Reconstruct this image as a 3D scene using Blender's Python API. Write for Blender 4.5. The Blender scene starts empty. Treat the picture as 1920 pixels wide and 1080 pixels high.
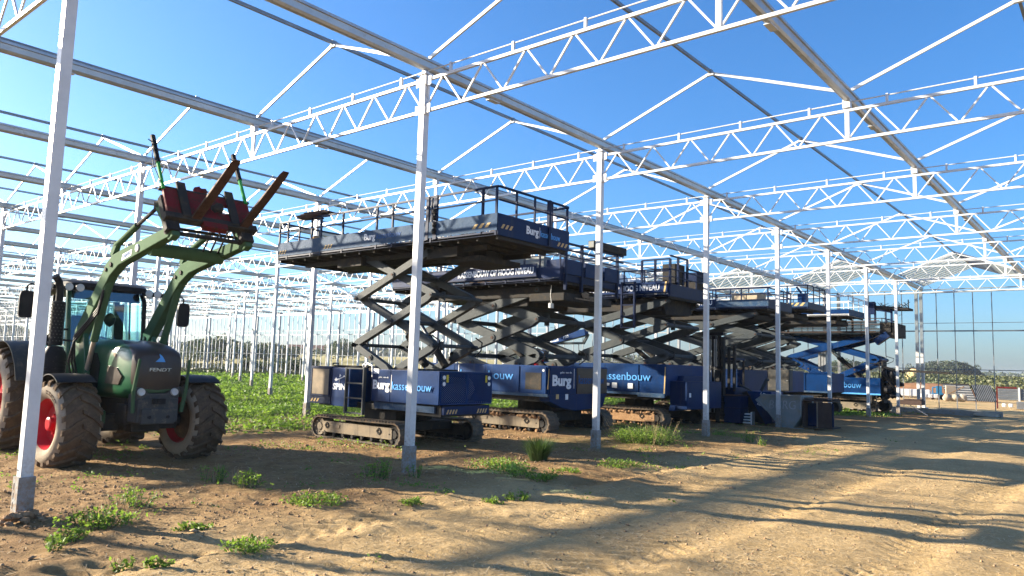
import bpy, math, random
import numpy as np
from mathutils import Vector, Matrix
from math import sin, cos, pi, radians as rad, sqrt, atan2

random.seed(7)
rng = np.random.default_rng(11)
S = bpy.context.scene
COL = S.collection

# ------------------------------------------------------------------ camera, sky, sun, exposure
cam = bpy.data.cameras.new('camera')
cam.sensor_width = 36.0
cam.lens = 1400.2 / 1920 * 36
cam.clip_start = 0.05
cam.clip_end = 6000
camo = bpy.data.objects.new('camera', cam)
COL.objects.link(camo)
yaw, pit, rol = rad(-39.708), rad(5.968), rad(1.723)
F_ = Vector((sin(yaw) * cos(pit), cos(yaw) * cos(pit), sin(pit)))
R0 = Vector((cos(yaw), -sin(yaw), 0))
U0 = R0.cross(F_)
R_ = R0 * cos(rol) + U0 * sin(rol)
U_ = -R0 * sin(rol) + U0 * cos(rol)
camo.matrix_world = Matrix(((R_.x, U_.x, -F_.x, 8.27), (R_.y, U_.y, -F_.y, -7.70), (R_.z, U_.z, -F_.z, 1.6), (0, 0, 0, 1)))
S.camera = camo

SUN_EL, SUN_A = rad(17.0), rad(25.0)          # shadows run towards (cos A, sin A)
world = bpy.data.worlds.new('World')
S.world = world
world.use_nodes = True
nt = world.node_tree
bg = nt.nodes['Background']
sky = nt.nodes.new('ShaderNodeTexSky')
sky.sky_type = 'NISHITA'
sky.sun_disc = False
sky.sun_elevation = SUN_EL
sky.sun_rotation = atan2(-cos(SUN_A), -sin(SUN_A))
sky.altitude = 0
sky.air_density = 1.0
sky.dust_density = 1.5
sky.ozone_density = 6.5
hs = nt.nodes.new('ShaderNodeHueSaturation')
hs.inputs['Saturation'].default_value = 1.08
nt.links.new(sky.outputs[0], hs.inputs['Color'])
nt.links.new(hs.outputs[0], bg.inputs[0])
bg.inputs[1].default_value = 0.073
sl = bpy.data.lights.new('sun', 'SUN')
sl.energy = 5.0
sl.angle = rad(0.53)
sl.color = (1.0, 0.87, 0.68)
so = bpy.data.objects.new('sun', sl)
COL.objects.link(so)
so.rotation_euler = Vector((cos(SUN_EL) * cos(SUN_A), cos(SUN_EL) * sin(SUN_A), -sin(SUN_EL))).to_track_quat('-Z', 'Y').to_euler()
so.location = (-20, -6, 8)
S.view_settings.view_transform = 'Standard'
S.view_settings.look = 'None'
S.view_settings.exposure = 2.05
S.view_settings.gamma = 1.0
S.view_settings.use_curve_mapping = False
S.cycles.max_bounces = 6
S.cycles.transparent_max_bounces = 12

# ------------------------------------------------------------------ materials
def new_mat(name):
    m = bpy.data.materials.new(name)
    m.use_nodes = True
    n = m.node_tree
    return m, n, n.nodes['Principled BSDF']

def N(n, t, **kw):
    x = n.nodes.new(t)
    for k, v in kw.items():
        setattr(x, k, v)
    return x

def noise_fac(n, scale, detail=5, rough=0.6, lo=0.4, hi=0.6, vec=None, dist=0.0):
    tx = N(n, 'ShaderNodeTexNoise')
    tx.inputs['Scale'].default_value = scale
    tx.inputs['Detail'].default_value = detail
    tx.inputs['Roughness'].default_value = rough
    tx.inputs['Distortion'].default_value = dist
    if vec is not None:
        n.links.new(vec, tx.inputs['Vector'])
    mr = N(n, 'ShaderNodeMapRange')
    mr.inputs['From Min'].default_value = lo
    mr.inputs['From Max'].default_value = hi
    n.links.new(tx.outputs[0], mr.inputs[0])
    return mr.outputs[0]

def mixc(n, fac, a, b):
    mx = N(n, 'ShaderNodeMix', data_type='RGBA')
    if hasattr(fac, 'links'):
        n.links.new(fac, mx.inputs[0])
    else:
        mx.inputs[0].default_value = fac
    for i, c in ((6, a), (7, b)):
        if hasattr(c, 'links'):
            n.links.new(c, mx.inputs[i])
        else:
            mx.inputs[i].default_value = (*c, 1)
    return mx.outputs[2]

def paint(name, col, col2=None, dirt=None, rough=0.5, metal=0.0, scale=3.0, dirt_lo=0.52, dirt_hi=0.72, bump=0.0, streak=False, coat=0.0, dscale=9.0, spec=0.08):
    """painted or bare metal: two tones, dirt in patches or downward streaks, fine relief"""
    m, n, p = new_mat(name)
    tc = N(n, 'ShaderNodeNewGeometry').outputs['Position']
    col2 = col2 or tuple(c * 0.75 for c in col)
    out = mixc(n, noise_fac(n, scale, 6, 0.65, 0.35, 0.65, tc), col, col2)
    if dirt:
        v = tc
        if streak:
            mp = N(n, 'ShaderNodeMapping')
            mp.inputs['Scale'].default_value = (1, 1, 0.12)
            n.links.new(tc, mp.inputs[0])
            v = mp.outputs[0]
        f = noise_fac(n, dscale, 8, 0.7, dirt_lo, dirt_hi, v)
        out = mixc(n, f, out, dirt)
        rr = N(n, 'ShaderNodeMapRange')
        rr.inputs['To Min'].default_value = rough
        rr.inputs['To Max'].default_value = min(1, rough + 0.35)
        n.links.new(f, rr.inputs[0])
        n.links.new(rr.outputs[0], p.inputs['Roughness'])
    else:
        p.inputs['Roughness'].default_value = rough
    n.links.new(out, p.inputs['Base Color'])
    p.inputs['Specular IOR Level'].default_value = spec
    p.inputs['Metallic'].default_value = metal
    p.inputs['Coat Weight'].default_value = coat
    if bump:
        b = N(n, 'ShaderNodeBump')
        b.inputs['Strength'].default_value = bump
        b.inputs['Distance'].default_value = 0.01
        n.links.new(noise_fac(n, 28, 6, 0.7, 0.2, 0.8, tc), b.inputs['Height'])
        n.links.new(b.outputs[0], p.inputs['Normal'])
    return m

M = {}
M['galv'] = paint('galvanised_steel', (.60, .61, .62), (.51, .525, .54), (.38, .385, .38), rough=.45, metal=.12, spec=.4, scale=4, dirt_lo=.6, dirt_hi=.85, streak=True)
M['galv_dark'] = paint('galvanised_mullion', (.30, .32, .34), (.24, .255, .27), rough=.45, metal=.5, scale=8)
M['gutter'] = paint('gutter_steel', (.42, .43, .44), (.35, .36, .37), (.27, .26, .25), rough=.38, metal=.6, spec=.5, scale=2.5, dirt_lo=.55, dirt_hi=.8)
M['ridge'] = paint('ridge_profile', (.24, .26, .28), rough=.4, metal=.5)
M['concrete'] = paint('footing_concrete', (.30, .31, .31), (.24, .245, .24), (.20, .15, .10), rough=.9, scale=9, bump=.5)
M['plinth'] = paint('plinth_concrete', (.33, .335, .33), (.27, .27, .26), (.25, .19, .12), rough=.9, scale=2, bump=.4)
M['blue'] = paint('blue_paint', (.005, .022, .082), (.006, .018, .06), (.05, .055, .065), rough=.42, scale=1.6, dirt_lo=.55, dirt_hi=.85, streak=True, dscale=5, bump=.15)
M['blue_bright'] = paint('bright_blue_paint', (.003, .033, .130), (.004, .022, .08), (.055, .065, .08), rough=.38, scale=1.5, dirt_lo=.58, dirt_hi=.88, streak=True, dscale=5, bump=.15)
M['navy'] = paint('navy_rail_paint', (.006, .016, .055), (.010, .018, .045), (.07, .07, .08), rough=.45, scale=5, dirt_lo=.6, dirt_hi=.85)
M['worn_blue'] = paint('worn_blue_toeboard', (.018, .050, .11), (.035, .07, .125), (.10, .125, .15), rough=.62, scale=3.5, dirt_lo=.5, dirt_hi=.75, dscale=6, bump=.5)
M['arm'] = paint('grey_scissor_steel', (.040, .049, .055), (.056, .064, .068), (.095, .092, .085), rough=.5, scale=3, dirt_lo=.58, dirt_hi=.85, dscale=5, bump=.3)
M['dark'] = paint('dark_underframe', (.022, .023, .025), (.035, .032, .028), (.07, .055, .04), rough=.7, scale=3, dscale=6)
M['black'] = paint('black_plastic', (.012, .012, .014), (.02, .02, .022), (.06, .055, .05), rough=.45, scale=4, dirt_lo=.6)
M['track'] = paint('track_steel', (.085, .075, .062), (.13, .105, .08), (.22, .15, .09), rough=.8, scale=9, bump=.6, dirt_lo=.48)
M['trackframe'] = paint('dusty_track_frame', (.23, .185, .13), (.17, .145, .11), (.09, .08, .07), rough=.85, scale=4, bump=.6, streak=True, dirt_lo=.5)
M['mud'] = paint('dried_mud', (.30, .19, .105), (.22, .13, .07), rough=.98, scale=10, bump=1.0)
M['tan_mesh'] = paint('dusty_grille', (.27, .22, .16), (.20, .17, .13), rough=.9, scale=6, bump=.3)
M['white'] = paint('white_lettering', (.74, .76, .78), (.60, .62, .65), rough=.5, scale=9)
M['sky_letter'] = paint('light_blue_lettering', (.10, .36, .78), (.08, .28, .62), rough=.5, scale=8)
M['navy_letter'] = paint('faded_blue_lettering', (.02, .10, .30), (.015, .07, .22), rough=.5, scale=8)
M['yellow'] = paint('yellow_sticker', (.62, .50, .06), rough=.5)
M['hazard'] = paint('hazard_stripe', (.55, .38, .16), (.40, .30, .16), rough=.6, scale=12)
M['green'] = paint('green_tractor_paint', (.010, .085, .035), (.012, .065, .03), (.10, .085, .05), rough=.28, scale=2, dirt_lo=.62, dirt_hi=.95, coat=.12, spec=.3)
M['loader'] = paint('pale_green_loader_paint', (.060, .118, .062), (.048, .095, .050), (.11, .10, .07), rough=.75, spec=.04, scale=3, dirt_lo=.6, dirt_hi=.9, dscale=6)
M['brown_panel'] = paint('dusty_brown_hood', (.050, .036, .028), (.034, .027, .024), (.13, .10, .075), rough=.3, scale=3, dirt_lo=.6, dirt_hi=.95, coat=.08, spec=.2)
M['fender'] = paint('grey_fender', (.045, .048, .05), (.06, .06, .058), (.15, .125, .095), rough=.5, scale=4)
M['tyre'] = paint('dusty_tyre_sidewall', (.34, .29, .22), (.27, .22, .165), (.14, .12, .10), rough=.95, scale=5, bump=.5, dirt_lo=.58)
M['tread'] = paint('muddy_tyre_tread', (.085, .060, .042), (.12, .083, .055), (.19, .13, .08), rough=.95, scale=7, bump=.8, dirt_lo=.5)
M['red'] = paint('red_rim', (.42, .012, .022), (.33, .012, .02), (.25, .12, .09), rough=.32, scale=3, dirt_lo=.64, dirt_hi=.95)
M['red_frame'] = paint('worn_red_frame', (.15, .012, .016), (.10, .012, .014), (.055, .03, .022), rough=.55, scale=5, dirt_lo=.45, dirt_hi=.65, bump=.4)
M['rust'] = paint('brown_fork_steel', (.055, .030, .023), (.080, .045, .033), (.035, .025, .022), rough=.6, metal=.1, scale=8, bump=.4)
M['rod_green'] = paint('green_pole', (.02, .30, .06), rough=.4)
M['chrome'] = paint('bright_rod', (.5, .5, .48), rough=.3, metal=.8, spec=.5)
M['lamp'] = paint('lamp_glass', (.55, .56, .55), rough=.15, coat=.6)
M['skip'] = paint('grey_skip_paint', (.20, .225, .23), (.26, .27, .265), (.26, .22, .14), rough=.6, scale=3, dscale=4, dirt_lo=.5, dirt_hi=.8, bump=.4)
M['brown_board'] = paint('dark_brown_board', (.055, .038, .034), (.08, .055, .045), rough=.7, scale=5, bump=.4)
M['box'] = paint('tan_board_box', (.42, .36, .27), (.36, .30, .22), rough=.8, scale=5)
M['wood'] = paint('timber', (.36, .24, .13), (.28, .18, .10), rough=.85, scale=7, bump=.4)
M['tarp'] = paint('grey_sheet', (.36, .38, .40), (.28, .30, .32), rough=.6, scale=5, bump=.5)
M['white_wrap'] = paint('white_wrapping', (.70, .71, .70), (.58, .59, .58), rough=.6, scale=2, bump=.5)
M['steel_sheet'] = paint('stacked_steel_profiles', (.30, .33, .37), (.22, .25, .28), rough=.35, metal=.6, scale=2)
M['skin_seat'] = paint('seat_cloth', (.03, .03, .035), rough=.9)
M['teal_panel'] = paint('blue_machine', (.03, .16, .30), rough=.5)
M['sand'] = paint('yellow_sand', (.50, .36, .18), (.42, .30, .15), rough=.98, scale=1, bump=.6)
M['bark'] = paint('bark', (.09, .07, .05), (.06, .048, .036), rough=.95, scale=6, bump=.8)
M['red_soil'] = paint('red_soil_bank', (.24, .125, .07), (.19, .10, .055), (.12, .10, .04), rough=.98, scale=1.5, bump=.8)
M['roof_tile'] = paint('brown_roof', (.14, .07, .05), rough=.8)
M['wall_pale'] = paint('pale_wall', (.50, .47, .42), rough=.8)

def splashed(name, base_key):
    m = M[base_key].copy(); m.name = name
    n = m.node_tree; p = n.nodes['Principled BSDF']
    src = p.inputs['Base Color'].links[0].from_socket
    pos = N(n, 'ShaderNodeNewGeometry').outputs['Position']
    sx = N(n, 'ShaderNodeSeparateXYZ'); n.links.new(pos, sx.inputs[0])
    mr = N(n, 'ShaderNodeMapRange'); mr.inputs['From Min'].default_value = .75; mr.inputs['From Max'].default_value = .05
    n.links.new(sx.outputs[2], mr.inputs[0])
    ml = N(n, 'ShaderNodeMath', operation='MULTIPLY'); n.links.new(mr.outputs[0], ml.inputs[0]); n.links.new(noise_fac(n, 24, 7, .75, .42, .62, pos), ml.inputs[1])
    n.links.new(mixc(n, ml.outputs[0], src, (.24, .155, .09)), p.inputs['Base Color'])
    return m
M['column_steel'] = splashed('splashed_column_steel', 'galv')
M['footing'] = splashed('splashed_footing', 'concrete')

def glass_mat(name, tint, gloss=.12, alpha=.55, rough=.03):
    m, n, p = new_mat(name)
    n.nodes.remove(p)
    o = n.nodes['Material Output']
    tr = N(n, 'ShaderNodeBsdfTransparent'); tr.inputs[0].default_value = (*tint, 1)
    gl = N(n, 'ShaderNodeBsdfGlossy'); gl.inputs['Roughness'].default_value = rough; gl.inputs[0].default_value = (.9, .95, 1, 1)
    lw = N(n, 'ShaderNodeFresnel'); lw.inputs[0].default_value = 1.5
    mr = N(n, 'ShaderNodeMath', operation='ADD'); mr.inputs[1].default_value = gloss
    n.links.new(lw.outputs[0], mr.inputs[0])
    mx = N(n, 'ShaderNodeMixShader')
    n.links.new(mr.outputs[0], mx.inputs[0]); n.links.new(tr.outputs[0], mx.inputs[1]); n.links.new(gl.outputs[0], mx.inputs[2])
    n.links.new(mx.outputs[0], o.inputs[0])
    return m
M['cabglass'] = glass_mat('cab_glass', (.45, .72, .78), .05)

def pane_mat():
    m, n, p = new_mat('roof_glass')
    p.inputs['Base Color'].default_value = (.50, .54, .55, 1)
    p.inputs['Roughness'].default_value = .25
    o = n.nodes['Material Output']
    tr = N(n, 'ShaderNodeBsdfTransparent'); tr.inputs[0].default_value = (.86, .92, .93, 1)
    mx = N(n, 'ShaderNodeMixShader'); mx.inputs[0].default_value = .42
    n.links.new(tr.outputs[0], mx.inputs[1]); n.links.new(p.outputs[0], mx.inputs[2])
    n.links.new(mx.outputs[0], o.inputs[0])
    return m
M['pane'] = pane_mat()

def leaf_mat(name, c1, c2, trans=.35):
    m, n, p = new_mat(name)
    oi = N(n, 'ShaderNodeAttribute', attribute_name='tone', attribute_type='GEOMETRY')
    col = mixc(n, oi.outputs['Fac'], c1, c2)
    n.links.new(col, p.inputs['Base Color'])
    p.inputs['Roughness'].default_value = .6
    o = n.nodes['Material Output']
    tl = N(n, 'ShaderNodeBsdfTranslucent')
    n.links.new(col, tl.inputs[0])
    mx = N(n, 'ShaderNodeMixShader'); mx.inputs[0].default_value = trans
    n.links.new(p.outputs[0], mx.inputs[1]); n.links.new(tl.outputs[0], mx.inputs[2])
    n.links.new(mx.outputs[0], o.inputs[0])
    return m
M['leaf'] = leaf_mat('weed_leaf', (.085, .175, .020), (.20, .30, .035), .5)
M['leaf_dark'] = leaf_mat('grass_blade', (.04, .085, .02), (.08, .14, .03))
M['tree_leaf'] = leaf_mat('tree_leaf', (.022, .045, .014), (.065, .10, .025), .25)
M['tree_far'] = leaf_mat('far_tree_leaf', (.020, .036, .018), (.045, .066, .026), .2)
M['scrub'] = leaf_mat('scrub_leaf', (.032, .052, .014), (.105, .105, .034), .15)
M['straw'] = leaf_mat('straw_fibre', (.40, .29, .15), (.58, .45, .26), .1)

# ------------------------------------------------------------------ mesh builder
ORI = {}
def link(o, parent=None):
    COL.objects.link(o)
    if parent is not None:
        o.parent = parent
    return o

class MB:
    def __init__(s):
        s.v, s.f = [], []
    def add(s, vs, fs):
        b = len(s.v)
        s.v += [tuple(p) for p in vs]
        s.f += [tuple(i + b for i in f) for f in fs]
        return s
    def box(s, x0, x1, y0, y1, z0, z1):
        x0, x1 = min(x0, x1), max(x0, x1); y0, y1 = min(y0, y1), max(y0, y1); z0, z1 = min(z0, z1), max(z0, z1)
        return s.add([(x0, y0, z0), (x1, y0, z0), (x1, y1, z0), (x0, y1, z0), (x0, y0, z1), (x1, y0, z1), (x1, y1, z1), (x0, y1, z1)],
                     [(0, 3, 2, 1), (4, 5, 6, 7), (0, 1, 5, 4), (1, 2, 6, 5), (2, 3, 7, 6), (3, 0, 4, 7)])
    def beam(s, p, q, w, h, up=(0, 0, 1), w2=None, h2=None):
        p, q, up = Vector(p), Vector(q), Vector(up)
        d = (q - p).normalized()
        if abs(d.dot(up)) > .99:
            up = Vector((0, 1, 0)) if abs(d.y) < .9 else Vector((1, 0, 0))
        sd = d.cross(up).normalized(); u = sd.cross(d).normalized()
        vs = []
        for c, ww, hh in ((p, w, h), (q, w2 or w, h2 or h)):
            for a, b in ((-1, -1), (1, -1), (1, 1), (-1, 1)):
                vs.append(c + sd * a * ww / 2 + u * b * hh / 2)
        return s.add(vs, [(0, 3, 2, 1), (4, 5, 6, 7), (0, 1, 5, 4), (1, 2, 6, 5), (2, 3, 7, 6), (3, 0, 4, 7)])
    def tube(s, p, q, r, n=8, r2=None):
        p, q = Vector(p), Vector(q)
        d = (q - p).normalized()
        a = d.orthogonal().normalized(); b = d.cross(a)
        r2 = r if r2 is None else r2
        vs = [p + (a * cos(2 * pi * i / n) + b * sin(2 * pi * i / n)) * r for i in range(n)] + \
             [q + (a * cos(2 * pi * i / n) + b * sin(2 * pi * i / n)) * r2 for i in range(n)]
        fs = [(i, (i + 1) % n, n + (i + 1) % n, n + i) for i in range(n)]
        fs += [tuple(range(n - 1, -1, -1)), tuple(range(n, 2 * n))]
        return s.add(vs, fs)
    def pipe(s, pts, r, n=7):
        pts = [Vector(p) for p in pts]
        rings = []
        prev = None
        for i, p in enumerate(pts):
            d = (pts[min(i + 1, len(pts) - 1)] - pts[max(i - 1, 0)]).normalized()
            a = d.orthogonal().normalized() if prev is None else (prev - d * prev.dot(d)).normalized()
            prev = a
            b = d.cross(a)
            rings.append([p + (a * cos(2 * pi * k / n) + b * sin(2 * pi * k / n)) * r for k in range(n)])
        vs = [v for rg in rings for v in rg]
        fs = []
        for i in range(len(pts) - 1):
            for k in range(n):
                fs.append((i * n + k, i * n + (k + 1) % n, (i + 1) * n + (k + 1) % n, (i + 1) * n + k))
        fs += [tuple(range(n - 1, -1, -1)), tuple(range((len(pts) - 1) * n, len(pts) * n))]
        return s.add(vs, fs)
    def prism(s, poly, axis, a, b):
        """poly: 2D points; axis 'y' -> (x,z) points extruded along y, 'x' -> (y,z), 'z' -> (x,y)"""
        n = len(poly)
        def P3(u, w, t):
            return {'y': (u, t, w), 'x': (t, u, w), 'z': (u, w, t)}[axis]
        vs = [P3(u, w, a) for u, w in poly] + [P3(u, w, b) for u, w in poly]
        fs = [(i, (i + 1) % n, n + (i + 1) % n, n + i) for i in range(n)]
        fs += [tuple(range(n - 1, -1, -1)), tuple(range(n, 2 * n))]
        return s.add(vs, fs)
    def lathe(s, prof, c, axis='y', n=32):
        """prof: list of (t along axis, radius)"""
        vs = []
        for t, r in prof:
            for i in range(n):
                a = 2 * pi * i / n
                if axis == 'y': vs.append((c[0] + r * cos(a), c[1] + t, c[2] + r * sin(a)))
                elif axis == 'z': vs.append((c[0] + r * cos(a), c[1] + r * sin(a), c[2] + t))
                else: vs.append((c[0] + t, c[1] + r * cos(a), c[2] + r * sin(a)))
        fs = []
        for j in range(len(prof) - 1):
            for i in range(n):
                fs.append((j * n + i, j * n + (i + 1) % n, (j + 1) * n + (i + 1) % n, (j + 1) * n + i))
        return s.add(vs, fs)
    def loft(s, secs):
        """secs: rings with the same count of points; ends are capped"""
        n = len(secs[0])
        vs = [p for r in secs for p in r]
        fs = []
        for j in range(len(secs) - 1):
            for i in range(n):
                fs.append((j * n + i, j * n + (i + 1) % n, (j + 1) * n + (i + 1) % n, (j + 1) * n + i))
        fs += [tuple(range(n - 1, -1, -1)), tuple(range((len(secs) - 1) * n, len(secs) * n))]
        return s.add(vs, fs)
    def blob(s, c, r, n=8, jit=.25):
        m = n // 2 + 1
        vs, fs = [], []
        for j in range(m + 1):
            th = pi * j / m
            for i in range(n):
                a = 2 * pi * i / n
                k = 1 + random.uniform(-jit, jit)
                vs.append((c[0] + r[0] * sin(th) * cos(a) * k, c[1] + r[1] * sin(th) * sin(a) * k, c[2] + r[2] * cos(th) * k))
        for j in range(m):
            for i in range(n):
                fs.append((j * n + i, (j + 1) * n + i, (j + 1) * n + (i + 1) % n, j * n + (i + 1) % n))
        return s.add(vs, fs)
    def mesh(s, name, mat, off=(0, 0, 0), smooth=False):
        me = bpy.data.meshes.new(name)
        me.from_pydata([(a - off[0], b - off[1], c - off[2]) for a, b, c in s.v], [], s.f)
        me.materials.append(mat)
        import bmesh
        bm = bmesh.new(); bm.from_mesh(me)
        bmesh.ops.recalc_face_normals(bm, faces=bm.faces)
        bm.to_mesh(me); bm.free()
        if smooth:
            me.polygons.foreach_set('use_smooth', [True] * len(me.polygons))
        return me
    def build(s, name, mat, parent=None, smooth=False, bevel=0, label=None, off=None):
        if not s.v: return None
        if off is None:
            off = ORI.get(parent.name, (0, 0, 0)) if parent is not None else (0, 0, 0)
        me = s.mesh(name, M[mat] if isinstance(mat, str) else mat, off, smooth)
        o = bpy.data.objects.new(name, me)
        link(o, parent)
        ORI[o.name] = off
        if bevel:
            b = o.modifiers.new('bevel', 'BEVEL'); b.width = bevel; b.segments = 2; b.limit_method = 'ANGLE'; b.angle_limit = rad(40)
            b.harden_normals = False
        if smooth:
            sm = me
            try:
                sm.set_sharp_from_angle(angle=rad(40))
            except Exception:
                pass
        if label: o['label'] = label
        return o

def tag(o, label=None, cat=None, group=None, kind=None):
    if label: o['label'] = label
    if cat: o['category'] = cat
    if group: o['group'] = group
    if kind: o['kind'] = kind
    return o

def thing(name, label, cat, loc=(0, 0, 0), rotz=0.0, group=None, local=False):
    o = bpy.data.objects.new(name, None)
    o.empty_display_size = .2
    COL.objects.link(o)
    o.location = loc; o.rotation_euler = (0, 0, rotz)
    ORI[o.name] = (0, 0, 0) if local else tuple(loc)
    return tag(o, label, cat, group)

def copy_tree(o, parent=None):
    c = o.copy(); COL.objects.link(c); c.parent = parent
    ORI[c.name] = ORI.get(o.name, (0, 0, 0))
    for ch in list(o.children):
        copy_tree(ch, c)
    return c

def text(string, mat, org, ux, uy, nrm, height, parent, name='lettering', width=None, depth=.003, bold=0.0, label=None, shear=0):
    cu = bpy.data.curves.new(name, 'FONT')
    cu.body = string; cu.size = 1.0; cu.extrude = depth / max(height, .01); cu.offset = bold; cu.resolution_u = 3; cu.shear = shear
    tmp = bpy.data.objects.new(name, cu)
    me = bpy.data.meshes.new_from_object(tmp)
    bpy.data.objects.remove(tmp); bpy.data.curves.remove(cu)
    n = len(me.vertices)
    co = np.empty(n * 3); me.vertices.foreach_get('co', co); co = co.reshape(-1, 3)
    w = co[:, 0].max() - co[:, 0].min()
    sy = height / .7
    sx = sy if width is None else width / w
    ux, uy, nrm, org = map(np.array, (ux, uy, nrm, org))
    off = np.array(ORI.get(parent.name, (0, 0, 0)))
    out = org - off + np.outer((co[:, 0] - co[:, 0].min()) * sx, ux) + np.outer(co[:, 1] * sy, uy) + np.outer(co[:, 2] * height + depth, nrm)
    me.vertices.foreach_set('co', out.ravel()); me.update()
    me.materials.clear(); me.materials.append(M[mat]); me.name = name
    o = bpy.data.objects.new(name, me)
    link(o, parent); ORI[o.name] = tuple(off)
    if label: o['label'] = label
    return o

def np_mesh(name, verts, faces, mat, tone=None, parent=None):
    """verts (n,3), faces (m,k) arrays"""
    me = bpy.data.meshes.new(name)
    k = faces.shape[1]; m = len(faces)
    me.vertices.add(len(verts)); me.vertices.foreach_set('co', verts.astype(np.float32).ravel())
    me.loops.add(m * k); me.loops.foreach_set('vertex_index', faces.astype(np.int32).ravel())
    me.polygons.add(m); me.polygons.foreach_set('loop_start', np.arange(m, dtype=np.int32) * k)
    me.update(calc_edges=True)
    if tone is not None:
        a = me.attributes.new('tone', 'FLOAT', 'FACE'); a.data.foreach_set('value', tone.astype(np.float32))
    me.materials.append(mat)
    o = bpy.data.objects.new(name, me)
    link(o, parent)
    return o

# ------------------------------------------------------------------ value noise (numpy) and terrain
def _h(ix, iy, seed):
    n = (ix.astype(np.int64) * 374761393 + iy.astype(np.int64) * 668265263 + seed * 974634777) & 0x7fffffff
    n = ((n ^ (n >> 13)) * 1274126177) & 0x7fffffff
    n = n ^ (n >> 16)
    return (n & 0xffff) / 65535.0
def vnoise(x, y, seed=0):
    ix, iy = np.floor(x), np.floor(y)
    fx, fy = x - ix, y - iy
    fx = fx * fx * (3 - 2 * fx); fy = fy * fy * (3 - 2 * fy)
    a, b = _h(ix, iy, seed), _h(ix + 1, iy, seed)
    c, d = _h(ix, iy + 1, seed), _h(ix + 1, iy + 1, seed)
    return (a * (1 - fx) + b * fx) * (1 - fy) + (c * (1 - fx) + d * fx) * fy
def fbm(x, y, sc, oct=4, seed=0, gain=.5):
    s = 0; a = 1; t = 0
    for i in range(oct):
        s = s + a * vnoise(x * sc * 2 ** i + 17.3 * i, y * sc * 2 ** i - 9.1 * i, seed + i); t += a; a *= gain
    return s / t
def sstep(x, a, b):
    t = np.clip((x - a) / (b - a), 0, 1); return t * t * (3 - 2 * t)

def veg_mask(x, y):
    base = sstep(x, -5.6, -7.4) * sstep(y, -1.4 - .1 * (x + 6), .4 - .1 * (x + 6))
    base = base * (1 - sstep(y, 34.2, 35.2))
    far_r = 0.75 * sstep(x, .3, -1.2) * sstep(y, 15, 18) * (1 - sstep(y, 31, 33))
    patch = fbm(x, y, .35, 4, 5)
    rough = .35 * sstep(x, 1.6, -.5) * sstep(x, -9, -4) * sstep(patch, .52, .66) * sstep(y, -6, 6)
    p2 = fbm(x, y, .22, 3, 44)
    base = base * (.35 + .65 * sstep(p2 + .25 * sstep(-x, 6.5, 14), .40, .55))
    return np.clip(np.maximum(np.maximum(base, far_r * sstep(patch, .4, .6)), rough), 0, 1)

def ground_z(x, y):
    x = np.asarray(x, float); y = np.asarray(y, float)
    d = np.hypot(x - 8.27, y + 7.7)
    z = .04 * (fbm(x, y, .12, 2, 3) - .5) * 2
    near = 1 - sstep(d, 40, 70)
    rutw = fbm(x, y, .25, 2, 9)
    z = z + near * .022 * (fbm(x + 2 * rutw, y * 1.0, .8, 3, 21) - .5)
    rough = .35 + .65 * sstep(x, 5.2, 1.0)
    c1 = fbm(x, y, 2.3, 4, 31, .6)
    c2 = 1 - 2 * np.abs(fbm(x, y, 5.0, 2, 37, .6) - .5)
    z = z + near * rough * (.09 * (c1 - .5) + .035 * (c2 - .8) * sstep(c1, .45, .6))
    # wheel ruts that run along the rows on the right
    for c, w, dp in ((4.9, .30, .022), (6.6, .28, .022), (2.2, .3, .03)):
        cx = c + .5 * (fbm(y, y * 0, .07, 2, 60) - .5)
        z = z - near * dp * np.exp(-((x - cx) / w) ** 2) + near * dp * .6 * np.exp(-((x - cx - .42) / .16) ** 2)
    # tread prints of tyres and tracks in the ruts
    for c, w, per, sl in ((4.9, .30, .21, .9), (6.6, .28, .19, -.8), (2.2, .30, .23, .9), (3.5, .26, .12, 0), (7.6, .24, .12, 0)):
        cx = c + .5 * (fbm(y, y * 0, .07, 2, 60) - .5)
        z = z - near * .024 * np.exp(-((x - cx) / w) ** 4) * sstep(np.sin(2 * pi * (y + sl * np.abs(x - cx)) / per), -.2, .6) * sstep(fbm(x, y, .7, 2, 77), .40, .55)
    z = z - .14 * sstep(y, 24, 34) * sstep(x, -18, -2)
    # far land: gentle rise to the left, scrub bank on the right
    z = z + 4.0 * sstep(d, 110, 310) * sstep(-x, 50, 150)
    z = z + 1.35 * sstep(y, 82, 130) * sstep(x, -120, -50)
    return z
def gz(x, y): return float(ground_z(np.array([x]), np.array([y]))[0])

def axis_lines(segs):
    out = []
    for a, b, st in segs:
        n = max(1, int(round((b - a) / st)))
        out += list(np.linspace(a, b, n, endpoint=False))
    out.append(segs[-1][1])
    return np.array(out)
gx = axis_lines([(-1600, -400, 150), (-400, -150, 25), (-150, -60, 3), (-60, -16, .6), (-16, -8, .15), (-8, 9.5, .042), (9.5, 14, .5), (14, 60, 5), (60, 400, 40), (400, 1600, 150)])
gy = axis_lines([(-1600, -200, 200), (-200, -30, 20), (-30, -9, 1.5), (-9, 5, .042), (5, 14, .08), (14, 24, .15), (24, 38, .3), (38, 90, 1.5), (90, 200, 6), (200, 600, 25), (600, 3000, 150)])
GX, GY = np.meshgrid(gx, gy)
GZ = ground_z(GX, GY)
nx, ny = len(gx), len(gy)
idx = np.arange(nx * ny).reshape(ny, nx)
gf = np.stack([idx[:-1, :-1], idx[:-1, 1:], idx[1:, 1:], idx[1:, :-1]], -1).reshape(-1, 4)
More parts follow.
